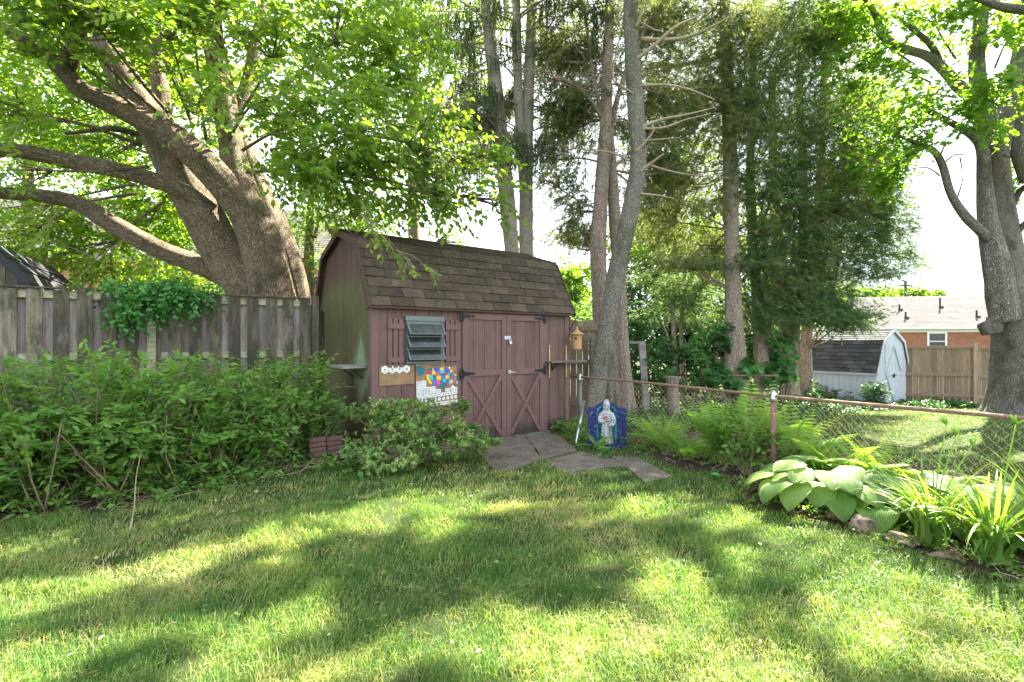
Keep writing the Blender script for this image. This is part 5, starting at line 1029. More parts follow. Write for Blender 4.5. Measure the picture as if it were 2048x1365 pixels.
# ================================================================== SHRUBS AND PLANTS
def shrub(label, cx, cy, r, h, ncan, k, ll, wr, mleaf, group, T=T_OVAL, Ls=.3, drop=.2, cat='shrub', name='shrub', low=.25, leafn=9, canes=True, up=1.0, rs=0, hang=.2, sp=5, caner=.006, mtw='twig', shoots=0):
    t = thing(name, label, cat, (cx, cy, float(gz(cx, cy))), group=group); lv = Leaves(); cb = MB(); C = []; D = []
    for _ in range(ncan):
        a = rg.uniform(0, 2 * pi); q = rg.random() ** .5; b0 = np.array([cx + cos(a) * r[0] * .35 * q, cy + sin(a) * r[1] * .35 * q, float(gz(cx, cy))])
        hh = h * rg.uniform(.65, 1.05) * (1 - .35 * q * q); e = np.array([cx + cos(a) * r[0] * q, cy + sin(a) * r[1] * q, b0[2] + hh])
        m = (b0 + e) / 2 + np.array([0, 0, hh * .14]) + rg.normal(0, .04, 3)
        if canes: cb.tube([b0, m, e], [caner, caner * .75, caner * .3], 4, sub=3, cap=False)
        for _ in range(sp):
            u = rg.uniform(low, 1); p = b0 * (1 - u) ** 2 + 2 * u * (1 - u) * m + u * u * e; d = nrm(e - b0) * up + rg.normal(0, .6, 3) + np.array([cos(a), sin(a), 0]) * .5
            C.append(p); D.append(d); 
            if canes and rg.random() < .5: cb.tube([p, p + nrm(d) * Ls * .9], [.003, .0015], 3, cap=False)
    for _ in range(shoots):                              # tall new shoots and bare old canes that stick out
        a = rg.uniform(0, 2 * pi); b0 = np.array([cx + cos(a) * r[0] * .5, cy + sin(a) * r[1] * .5, h * .5]); e = b0 + [rg.normal(0, .16), rg.normal(0, .12) - .1, h * rg.uniform(.36, .5)]
        cb.tube([b0, (b0 + e) / 2 + rg.normal(0, .02, 3), e], [.005, .004, .0015], 4, sub=2, cap=False)
        for u in (.35, .55, .75, .92): C.append(b0 + (e - b0) * u); D.append(nrm(e - b0) + rg.normal(0, .3, 3))
        a = rg.uniform(pi, 2 * pi); b0 = np.array([cx + rg.uniform(-.5, .5) * r[0], cy - r[1] * .4, .02]); e = b0 + [rg.normal(0, .22), -rg.uniform(.1, .4), rg.uniform(.35, .85)]
        cb.tube([b0, (b0 + e) / 2 + rg.normal(0, .03, 3), e], [.008, .0065, .005], 5, sub=2)
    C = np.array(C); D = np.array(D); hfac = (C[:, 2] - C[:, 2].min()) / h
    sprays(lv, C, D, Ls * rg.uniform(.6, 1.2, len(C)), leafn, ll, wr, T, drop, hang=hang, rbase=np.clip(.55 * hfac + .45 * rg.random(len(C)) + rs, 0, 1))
    if canes: cb.build('stems', M[mtw], t)
    lv.build('foliage', M[mleaf], t); return t
hg = 'leafy shrubs along the board fence'
for i_, (px, py, Y, rr, h, lab) in enumerate([
    (-80, 0, 4.35, (.75, .65), 1.3, 'leafy green shrub cut off by the left edge of the picture'), (70, 0, 4.7, (.85, .75), 1.36, 'leafy green shrub with a pale bare stem in front of the lightest fence board'),
    (215, 0, 5.0, (.85, .75), 1.4, 'tallest leafy shrub, its top shoots in front of the square fence post'), (330, 0, 5.35, (.8, .7), 1.36, 'leafy shrub just right of the square fence post'),
    (430, 0, 5.7, (.8, .65), 1.25, 'leafy shrub halfway between the fence post and the brown shed'), (525, 0, 6.05, (.75, .55), 1.2, 'thinner leafy shrub with bare twigs at its foot, near the brick stack'),
    (612, 0, 6.45, (.35, .3), 1.25, 'upright leafy shrub right against the brick stack and the shed gable')]):
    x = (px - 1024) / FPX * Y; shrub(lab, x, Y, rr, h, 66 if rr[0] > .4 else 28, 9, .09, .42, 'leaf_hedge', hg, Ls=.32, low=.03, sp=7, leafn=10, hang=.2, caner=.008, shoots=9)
q = G(258, 1068); t_ = MB(); t_.tube([(q[0], q[1], 0), (q[0] + .01, q[1] + .04, .2), (q[0] - .02, q[1] + .1, .42), (q[0] - .01, q[1] + .14, .62)], [.0055, .004, .003, .0015], 7, sub=4)
tag(t_.build('bare_stem', M['deadwood'], None, True), 'pale bare sapling stem standing at the lawn edge in front of the shrubs', 'stem')
# litter of twigs and weeds at the foot of the hedge
def scatter_twigs(name, label, poly, n, mat, L=(.1, .4), z=.03, cat='twigs'):
    P_ = np.array(poly); lo_, hi = P_.min(0), P_.max(0); m_ = MB(); c = 0
    while c < n:
        x, y = rg.uniform(lo_, hi)
        if not inpoly(np.array([x]), np.array([y]), poly)[0]: continue
        a = rg.uniform(0, pi); l = rg.uniform(*L); zz = float(gz(x, y)) + z; p = np.array([x, y, zz]); d = np.array([cos(a), sin(a), rg.uniform(-.02, .5)]); m_.tube([p, p + d * l * .5 + rg.normal(0, .02, 3), p + d * l], [.003, .0025, .0012], 3, cap=False); c += 1
    return tag(m_.build(name, M[mat]), label, cat, kind='stuff')
scatter_twigs('dry_twigs', 'dry twigs and cut stalks lying under the shrubs', gpl([(0, 1050), (250, 1035), (400, 1000), (600, 950), (690, 930), (600, 890), (0, 960)]), 420, 'deadwood')
def ground_leaves(name, label, poly, n, ll, mat, h=.1, T=T_OVAL, k=5, wr=.7, zmin=.02, cat='ground cover', hf=None):
    P_ = np.array(poly); lo_, hi = P_.min(0), P_.max(0); x = rg.uniform(lo_[0], hi[0], n * 2); y = rg.uniform(lo_[1], hi[1], n * 2)
    kk = inpoly(x + .1 * nz(x, y, 6, 3), y + .1 * nz(x, y, 6, 4), poly) & (rg.random(n * 2) < .6 + .6 * nz(x, y, 2.5, 21)); x = x[kk]; y = y[kk]
    hh = h * (1 + .6 * nz(x, y, 2, 30)) if hf is None else hf(x, y)
    C = np.stack([x, y, gz(x, y) + zmin + rg.random(len(x)) * hh], 1); lv = Leaves(); D = rg.normal(0, 1, C.shape) * [1, 1, .3] + [0, 0, .25]
    sprays(lv, C, D, ll * 1.8, k, ll, wr, T, .2, .8, rbase=rg.random(len(x))); return tag(lv.build(name, M[mat]), label, cat, kind='stuff')
ground_leaves('low_weeds', 'low leafy weeds at the foot of the shrubs', gpl([(0, 1045), (250, 1030), (400, 990), (600, 955), (700, 940), (620, 880), (0, 930)]), 1900, .06, 'leaf_hedge', .16)
ground_leaves('ivy', 'dark ivy and creepers covering the ground beyond the chain link fence', [(1.3, 8.9), (3.2, 7.6), (5.4, 9.2), (7.2, 11.4), (11.5, 13.6), (14, 14.2), (14, 15.8), (5, 14.5), (1.2, 11.8)], 9000, .075, 'leaf_ivy', .16, T_OVAL, 4, .85)
ground_leaves('leaf_litter_weeds', 'yellow green weeds around the foot of the blue shrine and ferns', [(.7, 8.3), (1.0, 7.3), (2.1, 6.5), (2.9, 5.9), (3.4, 5.9), (2.2, 7.8), (1.3, 8.7)], 1500, .05, 'leaf_hedge', .16, T_OVAL, 4, .6)
sh_ = [('pale green weedy saplings between the thick cedar and the white shed', 1640, 15.0, (1.1, .5), .8), ('brambly low plant against the left wall of the white shed', 1600, 14.6, (.8, .4), .7), ('small creeper at the door corner of the white shed', 1752, 13.6, (.35, .25), .8)]
for lab, px, Y, rr, h in sh_: shrub(lab, (px - 1024) / FPX * Y, Y, rr, h, 22, 8, .1, .6, 'leaf_ivy', 'weeds round the white shed', Ls=.25, low=.1, sp=4, leafn=6)

# azalea in front of the brown shed: whorls of small leaves on twiggy pads
def azalea():
    t = thing('azalea_bush', 'spreading small leaved azalea bush in front of the brown shed wall', 'shrub', (-1.6, 5.75, 0)); lv = Leaves(); cb = MB()
    pads = [(760, 850, 6.0, 60, 45, .3, 90), (700, 900, 5.8, 25, 45, .25, 50), (830, 850, 6.0, 60, 40, .3, 100), (780, 820, 6.1, 90, 22, .25, 90), (900, 850, 6.2, 45, 40, .3, 70), (930, 815, 6.3, 22, 20, .15, 20), (925, 880, 6.1, 50, 30, .25, 70), (965, 890, 6.1, 28, 18, .15, 24), (740, 925, 5.7, 60, 28, .3, 80), (800, 905, 5.8, 70, 35, .3, 90), (870, 895, 6.0, 60, 30, .3, 70), (700, 830, 6.3, 26, 20, .2, 28), (860, 825, 6.2, 60, 18, .2, 50)]
    root = P(815, 940, 5.95); root[2] = 0
    for b in pads:
        c, pts, ri = blob_pts(b[:6] + (int(b[6] * 2.2),), 10); m = (root + c) / 2 + [0, 0, .1]; cb.tube([root + rg.normal(0, .05, 3) * [1, 1, 0], m, c], [.014, .009, .004], 5, sub=4)
        for q in pts[::6]: cb.tube([c, (c + q) / 2 + [0, 0, -.03], q], [.004, .003, .0015], 3, sub=2, cap=False)
        n = len(pts); k = 9; a = rg.uniform(0, 2 * pi, (n, k)); D = nrm(nrm(pts - root) * .7 + [0, -.2, .6] + rg.normal(0, .35, pts.shape)); X = nrm(np.cross(D, [0, 0, 1.]) + 1e-3); Yv = np.cross(D, X); e = rg.uniform(.4, 1.4, (n, k, 1))
        d = X[:, None] * np.cos(a)[..., None] + Yv[:, None] * np.sin(a)[..., None] + D[:, None] * e; pos = pts[:, None] + rg.normal(0, .012, (n, k, 3)); nn = D[:, None] - d * .2
        lv.add(pos.reshape(-1, 3), d.reshape(-1, 3), nn.reshape(-1, 3), .046 * rg.uniform(.6, 1.2, n * k), .5, T_OVAL, (np.clip(ri, 0, 1)[:, None] * .45 + rg.random((n, k)) * .4 + (rg.random((n, 1)) < .15) * .3).ravel())
    cb.build('stems', M['twig'], t); lv.build('foliage', M['leaf_azalea'], t)
azalea()

# vine draped over the board fence
def vine():
    t = thing('vine', 'green vine spilling over the top of the board fence above its post', 'vine', (-4.6, 6.2, 2.1)); lv = Leaves(); cb = MB(); C = []
    for px, py, rx, ry, n in [(300, 590, 90, 32, 110), (280, 610, 40, 22, 50), (370, 585, 60, 16, 40), (300, 565, 70, 22, 60), (230, 590, 45, 18, 22), (410, 590, 30, 8, 10)]:
        u = (px - 1024) / FPX; q = (FA[0] - u * FA[1]) / (u * fd[1] - fd[0]); Y = FA[1] + fd[1] * q
        c, pts, _ = blob_pts((px, py, Y - .08, rx, ry, .22, n), 12); C.append(pts); cb.tube([P(300, 620, 6.3), (P(300, 600, 6.3) + c) / 2, c], [.008, .006, .003], 4, sub=3)
    C = np.concatenate(C); sprays(lv, C, rg.normal(0, .6, C.shape) + [0, -.5, -.2], .24, 8, .068, .7, T_OVAL, .5, .5, hang=.6)
    cb.build('stems', M['twig'], t); lv.build('foliage', M['leaf_vine'], t)
vine()

# evergreen understorey
def whorls(name, label, blobs, base, mleaf, ll, wr, group=None, k=8, cat='shrub', stems=((0, 0),)):
    t = thing(name, label, cat, base, group=group); lv = Leaves(); cb = MB(); b0 = np.array(base)
    for b in blobs:
        c, pts, ri = blob_pts(b, 8); cb.tube([b0 + rg.normal(0, .1, 3) * [1, 1, 0], (b0 + c) / 2 + rg.normal(0, .08, 3), c], [.025, .017, .008], 5, sub=4, rough=.1)
        for q in pts[::4]: cb.tube([c, q], [.006, .003], 3, cap=False)
        n = len(pts); a = rg.uniform(0, 2 * pi, (n, k)); D = nrm(nrm(pts - c) * .6 + [0, -.3, .5] + rg.normal(0, .3, pts.shape)); X = nrm(np.cross(D, [0.1, 0, 1.])); Yv = np.cross(D, X)
        d = X[:, None] * np.cos(a)[..., None] + Yv[:, None] * np.sin(a)[..., None] + D[:, None] * rg.uniform(-.1, .6, (n, k, 1)); pos = np.repeat(pts[:, None], k, 1)
        lv.add(pos.reshape(-1, 3), d.reshape(-1, 3), (D[:, None] + 0 * d).reshape(-1, 3), ll * rg.uniform(.6, 1.15, n * k), wr, T_OVAL, (ri[:, None] * .5 + rg.random((n, k)) * .5).ravel())
    cb.build('stems', M['darktwig'], t); lv.build('foliage', M[mleaf], t)
rh = 'dark leaved laurel shrubs beyond the fence'
whorls('laurel_bush', 'glossy laurel bush right beside the pale trunk, high clump behind the grey post frame', [(1275, 650, 11.3, 30, 32, .4, 60), (1262, 720, 11.3, 22, 40, .4, 46), (1290, 740, 11.2, 36, 40, .4, 60)], (2.9, 11.4, -.2), 'leaf_dark', .16, .3, rh)
whorls('laurel_bush', 'brightest laurel bush with sunlit top in front of the dark hollow', [(1330, 700, 11.5, 42, 26, .4, 60), (1350, 745, 11.4, 50, 36, .5, 90), (1380, 715, 11.6, 36, 26, .4, 56), (1395, 760, 11.4, 36, 30, .4, 60)], (3.9, 11.6, -.25), 'leaf_dark', .16, .3, rh)
whorls('laurel_bush', 'darkest laurel bush close to the thick cedar trunk', [(1400, 680, 12.4, 36, 30, .4, 60), (1430, 700, 12.4, 34, 36, .5, 70), (1440, 745, 12.3, 30, 36, .5, 60), (1445, 660, 12.8, 26, 26, .4, 30)], (5.0, 12.5, -.35), 'leaf_dark', .16, .3, rh)
def yew(label, base, trunks, blobs):
    lv = Leaves(); lb = MB()
    for b in blobs:
        c, pts, ri = blob_pts(b, 14); D = rg.normal(0, .5, pts.shape) * [1, 1, .35] + [0, -.2, .1]; s0 = P(*trunks[0][-1][:3])
        sprays(lv, pts, D, .3, 20, .09, .28, T_NEED, .2, .5, .9, rbase=ri * .5 + rg.random(len(pts)) * .5, t0=0); lb.tube([s0, (s0 + c) / 2, c], [.02, .012, .006], 5, sub=3, rough=.1)
    tree('evergreen_shrub', label, base, [(t_, dict(n=9)) for t_ in trunks], 'bark_cedar', lv, 'needle_green', lb, 'deadwood', group='dark evergreens behind the laurels')
yew('dark flat boughed evergreen with thin bare stems, left of the two', (4.4, 14, -.35), [[(1352, 800, 13.5, 12), (1349, 700, 13.5, 10), (1345, 620, 13.5, 8)], [(1345, 700, 13.5, 6), (1330, 660, 13.5, 5), (1320, 640, 13.5, 4)]],
    [(1290, 560, 13.5, 50, 30, .6, 150), (1340, 600, 13.5, 60, 40, .7, 220), (1300, 620, 13.8, 50, 40, .6, 130), (1400, 580, 13.8, 60, 30, .6, 160)])
yew('dark flat boughed evergreen touching the thick cedar trunk, right of the two', (5.2, 14, -.38), [[(1366, 800, 14, 12), (1365, 710, 14, 10), (1362, 660, 14, 7), (1365, 600, 14, 5)], [(1366, 705, 14, 7), (1378, 690, 14, 6), (1410, 685, 14, 5), (1440, 690, 14, 3)], [(1436, 760, 14.3, 9), (1430, 690, 14.3, 8), (1415, 650, 14.3, 6)]],
    [(1400, 630, 14, 60, 40, .8, 260), (1440, 600, 14.2, 40, 50, .7, 180), (1370, 650, 14.4, 60, 30, .8, 170), (1380, 560, 14.5, 70, 30, .8, 140)])
hedge_b = [('dense dark evergreen thicket closing the view behind the laurels', [(1280, 660, 16.5, 80, 70, 1, 460), (1380, 680, 16.5, 80, 80, 1, 520), (1450, 690, 17, 60, 80, 1, 360), (1360, 600, 17, 120, 50, 1, 520), (1520, 690, 17.5, 70, 70, 1, 420), (1590, 700, 18, 50, 60, 1, 260)], (5.5, 16.7, -.4))]
for lab, bl, base in hedge_b: whorls('evergreen_thicket', lab, bl, base, 'leaf_dark', .2, .4, None, 8)
whorls('leafy_bush', 'bright yellow green bush behind the tan fence panel', [(1165, 650, 13, 26, 40, .5, 90), (1180, 690, 12.5, 22, 40, .5, 70), (1150, 620, 14, 24, 26, .5, 60)], (1.9, 12.8, -.1), 'leaf_hedge', .12, .45)
whorls('leafy_bush', 'big pale leaved vine heap at the foot of the crooked cedars', [(1560, 690, 13.4, 26, 30, .4, 34), (1575, 730, 13.3, 32, 34, .4, 44), (1545, 750, 13.2, 26, 24, .4, 30), (1500, 740, 12.3, 28, 30, .3, 34), (1440, 755, 12, 26, 26, .3, 26), (1480, 780, 12, 26, 20, .3, 20)], (7.2, 13.4, -.4), 'leaf_vine', .16, .8, k=6)
# post frame, stump, bits
t_ = thing('post_frame', 'grey wooden post with a rail, standing in front of the laurel bush', 'post', tuple(P(1290, 765, 11.0))); m_ = MB(); c = P(1289, 740, 11); m_.box((c[0], c[1], .55), (.14, .09, 2.0), ry=-.06); m_.build('post', M['greywood'], t_); m_ = MB(); a = P(1256, 685, 11); b = P(1290, 686, 11); m_.bar(a, b, .05, .05); m_.build('rail', M['greywood'], t_)
m_ = MB(); c = P(1345, 800, 9.6); c[2] = float(gz(c[0], c[1])); m_.tube([c + [.08, 0, -.1], c + [.05, 0, .2], c + [0, 0, .72], c + [0, 0, .9]], [.14, .11, .1, .17], 16, sub=3, rough=.15, fl=.2, flh=.2, cap=True)
tag(m_.build('tree_stump', M['bark_cedar'], None, True), 'cut off cedar stump standing just beyond the chain link rail', 'stump')

# ferns
def frond(lv, st, b, az, L, lean, wmax, rnd, n=22):
    t = np.linspace(.0, 1, n); h = np.array([cos(az), sin(az), 0]); s = np.array([-sin(az), cos(az), 0])
    out = lean * (t + .9 * t ** 2.6); z = t * np.sqrt(np.maximum(.05, 1 - lean ** 2)) * 1.0 - .32 * lean * t ** 3
    pts = b + L * (h * out[:, None] * .75 + np.array([0, 0, 1.]) * z[:, None]); d = nrm(np.gradient(pts, axis=0)); nn = np.cross(s, d); nn = nn * np.sign(nn[:, 2:3] + 1e-6)
    w_ = wmax * np.sin(np.clip(t * 1.02, 0, 1) * pi) ** .6 * (t > .12) * (1 - .35 * t)
    for sg in (1, -1):
        dd = s * sg + d * .35 + np.array([0, 0, -.12]); k = w_ > .01; lv.add(pts[k], (dd + rg.normal(0, .06, dd.shape))[k], nn[k] + rg.normal(0, .15, nn[k].shape), w_[k], .26, T_OVAL, rnd + rg.random(k.sum()) * .25)
    st.tube(pts[::5], np.linspace(.005, .0015, len(pts[::5])), 4, cap=False)
def fern(label, px, Y, n, L, lean=(.2, .8), r=0):
    x = (px - 1024) / FPX * Y; b = np.array([x, Y, .03]); t = thing('fern', label, 'fern', tuple(b), group='ostrich ferns by the chain link fence'); lv = Leaves(); st = MB()
    for i_ in range(n): frond(lv, st, b + rg.normal(0, .03, 3) * [1, 1, 0], i_ * 2.4 + rg.uniform(-.3, .3), L * rg.uniform(.7, 1.1), rg.uniform(*lean), L * .2 * rg.uniform(.8, 1.15), rg.random() * .7 + r)
    st.build('stems', M['fern'], t); lv.build('fronds', M['fern'], t)
fern('loose sunlit fern nearest the blue shrine', 1325, 6.9, 13, .8); fern('small pale fern between the shrine side fern and the tall dark ferns', 1375, 6.3, 11, .62, (.4, .95)); fern('tall upright fern left of the middle fence post', 1440, 6.1, 15, 1.0, (.15, .6))
fern('tallest dark green fern standing right at the middle fence post', 1500, 5.8, 17, 1.12, (.1, .55)); fern('bright yellow green fern just right of the middle fence post', 1580, 5.5, 15, .95, (.15, .7)); fern('fern behind the big hosta leaves', 1660, 5.2, 14, .85, (.2, .8)); fern('pale feathery fern farthest right, in front of the wire mesh', 1750, 4.9, 13, .75, (.3, .95))
fern('tiny fern growing at the foot of the blue shrine', 1190, 7.0, 7, .34, (.6, .98))
lab = 'leafy upright weed growing through the tall ferns'
shrub(lab, (1500 - 1024) / FPX * 5.6, 5.6, (.28, .25), .85, 16, 8, .075, .55, 'leaf_hedge', None, Ls=.2, low=.2, sp=5, leafn=7, rs=.1)

# hostas
def hosta_leaf(b, az, L, W_, elev, droop, stem, rnd, mb, stb, roll=0):
    h = np.array([cos(az), sin(az), 0]); s = np.array([-sin(az), cos(az), 0]); up = np.array([0, 0, 1.])
    e = b + h * stem * cos(elev) + up * stem * sin(elev); stb.tube([b, (b + e) / 2 + h * .02 + up * .03, e], [.007, .006, .005], 6, sub=3)
    nu, nv = 13, 15; u = np.linspace(-1, 1, nu)[None]; v = np.linspace(0, 1, nv)[:, None]
    wv = W_ * .5 * np.clip(np.sin(np.clip(v, 0, 1) ** .62 * pi), 0, 1) ** .75 * (1 - .12 * v); wv[-1] = 0; 
    a = elev * .3 - .32 - droop * (v ** 1.1) * 1.5; dx = np.cumsum(np.cos(a) * L / nv, 0); dz = np.cumsum(np.sin(a) * L / nv, 0)
    back = -.16 * L * np.abs(u) ** 1.2 * np.clip(1 - v * 3.2, 0, 1) * (wv[2] > 0)
    x = dx + back; y = u * wv + 0 * x; z = dz + .16 * np.abs(u) ** 1.6 * wv * 1.2 - .25 * (u ** 4) * wv + .004 * np.cos(u * 26)
    z = z + y * roll
    V = e + h * x[..., None] + s * y[..., None] + up * z[..., None]; i = np.arange(nv - 1)[:, None] * nu; j = np.arange(nu - 1)[None]; F = np.stack([i + j, i + j + 1, i + nu + j + 1, i + nu + j], -1).reshape(-1, 4)
    tc = np.stack([u + 0 * v, v + 0 * u, np.sign(u) * np.abs(u) ** .9 * (1 + 0 * v) * (.75 + .25 * np.sin(v * pi))], -1).reshape(-1, 3); mb.add(V.reshape(-1, 3), [F], rnd, tc)
def hosta(label, px, Y, n, L, stem, sc=1.0, az0=0):
    x = (px - 1024) / FPX * Y; b = np.array([x, Y, .03]); t = thing('hosta', label, 'hosta', tuple(b), group='large leaved hostas in the right bed'); mb = MB(); st = MB()
    for i_ in range(n):
        q = i_ / n; az = i_ * 2.39996 + az0; elev = 1.25 - .95 * q ** .8 + rg.uniform(-.1, .1)
        hosta_leaf(b + rg.normal(0, .03, 3) * [1, 1, 0], az, L * rg.uniform(.8, 1.15), L * rg.uniform(.82, .98), elev, .35 + .35 * q + rg.uniform(0, .25), stem * rg.uniform(.8, 1.15) * (.75 + .3 * q), rg.random(), mb, st, rg.uniform(-.25, .25))
    mb.build('leaves', M['hosta'], t, True); st.build('stalks', M['fern'], t, True)
hosta('biggest hosta with broad ribbed leaves beside the garden rocks', 1650, 4.55, 40, .3, .52)
hosta('second hosta whose broad leaves reach over the rocks, right of the biggest', 1790, 4.35, 34, .3, .48, az0=1)
hosta('hosta behind the strap leaved daylilies at the right edge', 1930, 4.1, 26, .28, .46, az0=2)
hosta('half hidden hosta at the far right edge against the wire mesh', 2050, 3.85, 24, .28, .44, az0=.5)

# daylilies
def daylily(label, px, Y, n, L, sc):
    x = (px - 1024) / FPX * Y; b = np.array([x, Y, .03]); t = thing('daylily', label, 'daylily', tuple(b), group='strap leaved daylilies'); mb = MB()
    for _ in range(n):
        az = rg.uniform(0, 2 * pi); l = L * rg.uniform(.6, 1.15); k = rg.uniform(.25, 1.2); nn = 12; tt = np.linspace(0, 1, nn); h = np.array([cos(az), sin(az), 0]); s = np.array([-sin(az), cos(az), 0])
        ang_ = (1.45 - k * .3) - (k * 1.9) * tt ** 1.5; dx = np.concatenate([[0], np.cumsum(np.cos(ang_) * l / nn)[:-1]]); dz = np.concatenate([[0], np.cumsum(np.sin(ang_) * l / nn)[:-1]])
        w_ = .011 * rg.uniform(.8, 1.3) * (1 - tt ** 3) + .001; c = b + rg.normal(0, .035, 3) * [1, 1, 0] + h * dx[:, None] + np.array([0, 0, 1.]) * np.maximum(dz, -b[2] + .0)[:, None]
        n2 = np.stack([-np.sin(ang_)[:, None] * h + np.array([0, 0, 1.]) * np.cos(ang_)[:, None]], 0)[0]
        V = np.concatenate([c - s * w_[:, None] + n2 * w_[:, None] * .5, c, c + s * w_[:, None] + n2 * w_[:, None] * .5]); i = np.arange(nn - 1); F = np.concatenate([np.stack([i, i + nn, i + nn + 1, i + 1], 1), np.stack([i + nn, i + 2 * nn, i + 2 * nn + 1, i + nn + 1], 1)]); mb.add(V, [F], rg.random() ** 1.5)
    mb.build('leaves', M['daylily'], t, True)
    for dx, H in sc:
        m_ = MB(); e = b + [dx, rg.uniform(-.05, .1), H]; m_.tube([b, (b + e) / 2 + [dx * -.1, 0, .05], e], [.006, .005, .0035], 6, sub=5)
        for q in range(4):
            d = nrm(np.array([rg.normal(0, .5), rg.normal(0, .5), 1])); m_.tube([e, e + d * .02, e + d * .05, e + d * .07], [.002, .007, .006, .001], 6)
        m_.build('flower_stalk', M['fern'], t, True)
daylily('daylily clump with three tall budded stalks between hosta and lawn', 1865, 3.7, 95, .72, [(.16, .88), (.26, .8), (.34, .72)])
daylily('largest daylily clump with arching leaves at the lower right edge', 1990, 3.38, 125, .76, [(.12, .95)])
daylily('daylily clump cut off by the right edge of the picture', 2110, 3.5, 90, .8, [(.05, .9)])
# rocks and litter in the bed
def rock(label, px, py, r, seed, mat='rock'):
    q = G(px, py); g = np.random.default_rng(seed); bm = __import__('bmesh').new(); __import__('bmesh').ops.create_icosphere(bm, subdivisions=3, radius=1); o_ = bpy.data.meshes.new('garden_rock'); pl = nrm(g.normal(0, 1, (9, 3))); dl = g.uniform(.6, .95, 9)
    for v in bm.verts:
        c = np.array(v.co); 
        for n_, dd in zip(pl, dl):
            e = c @ n_ - dd
            if e > 0: c = c - n_ * e * .9
        c = c * (1 + .07 * g.normal()); v.co = c * r
    bm.to_mesh(o_); bm.free(); o_.materials.append(M[mat]); o = bpy.data.objects.new('garden_rock', o_); COL.objects.link(o); o.location = (q[0], q[1], r[2] * .45 + .02); tag(o, label, 'rock', 'edging rocks along the right bed')
rock('tan jagged rock under the tip of a drooping hosta leaf', 1722, 1068, (.12, .08, .095), 1); rock('brown rounded rock half hidden behind the hosta leaves', 1672, 1040, (.09, .07, .06), 2); rock('flat grey slab rock slanting between hosta and daylily', 1800, 1085, (.12, .14, .03), 5); rock('small brown stone in the soil left of the hosta', 1575, 1015, (.06, .05, .035), 4); rock('long low stone at the foot of the daylilies', 1890, 1120, (.12, .05, .03), 8)
scatter_twigs('straw_litter', 'dry straw coloured litter lying in the right bed', [tuple(p) for p in BED_R], 700, 'deadwood', (.04, .14), .04, 'litter')
ground_leaves('bed_weeds', 'small low weeds in the soil of the right bed', gpl([(1400, 930), (1500, 1000), (1640, 1060), (1790, 1100), (1900, 1140), (2060, 1190), (2060, 1080), (1640, 940), (1400, 900)]), 900, .045, 'leaf_hedge', .06, k=4)

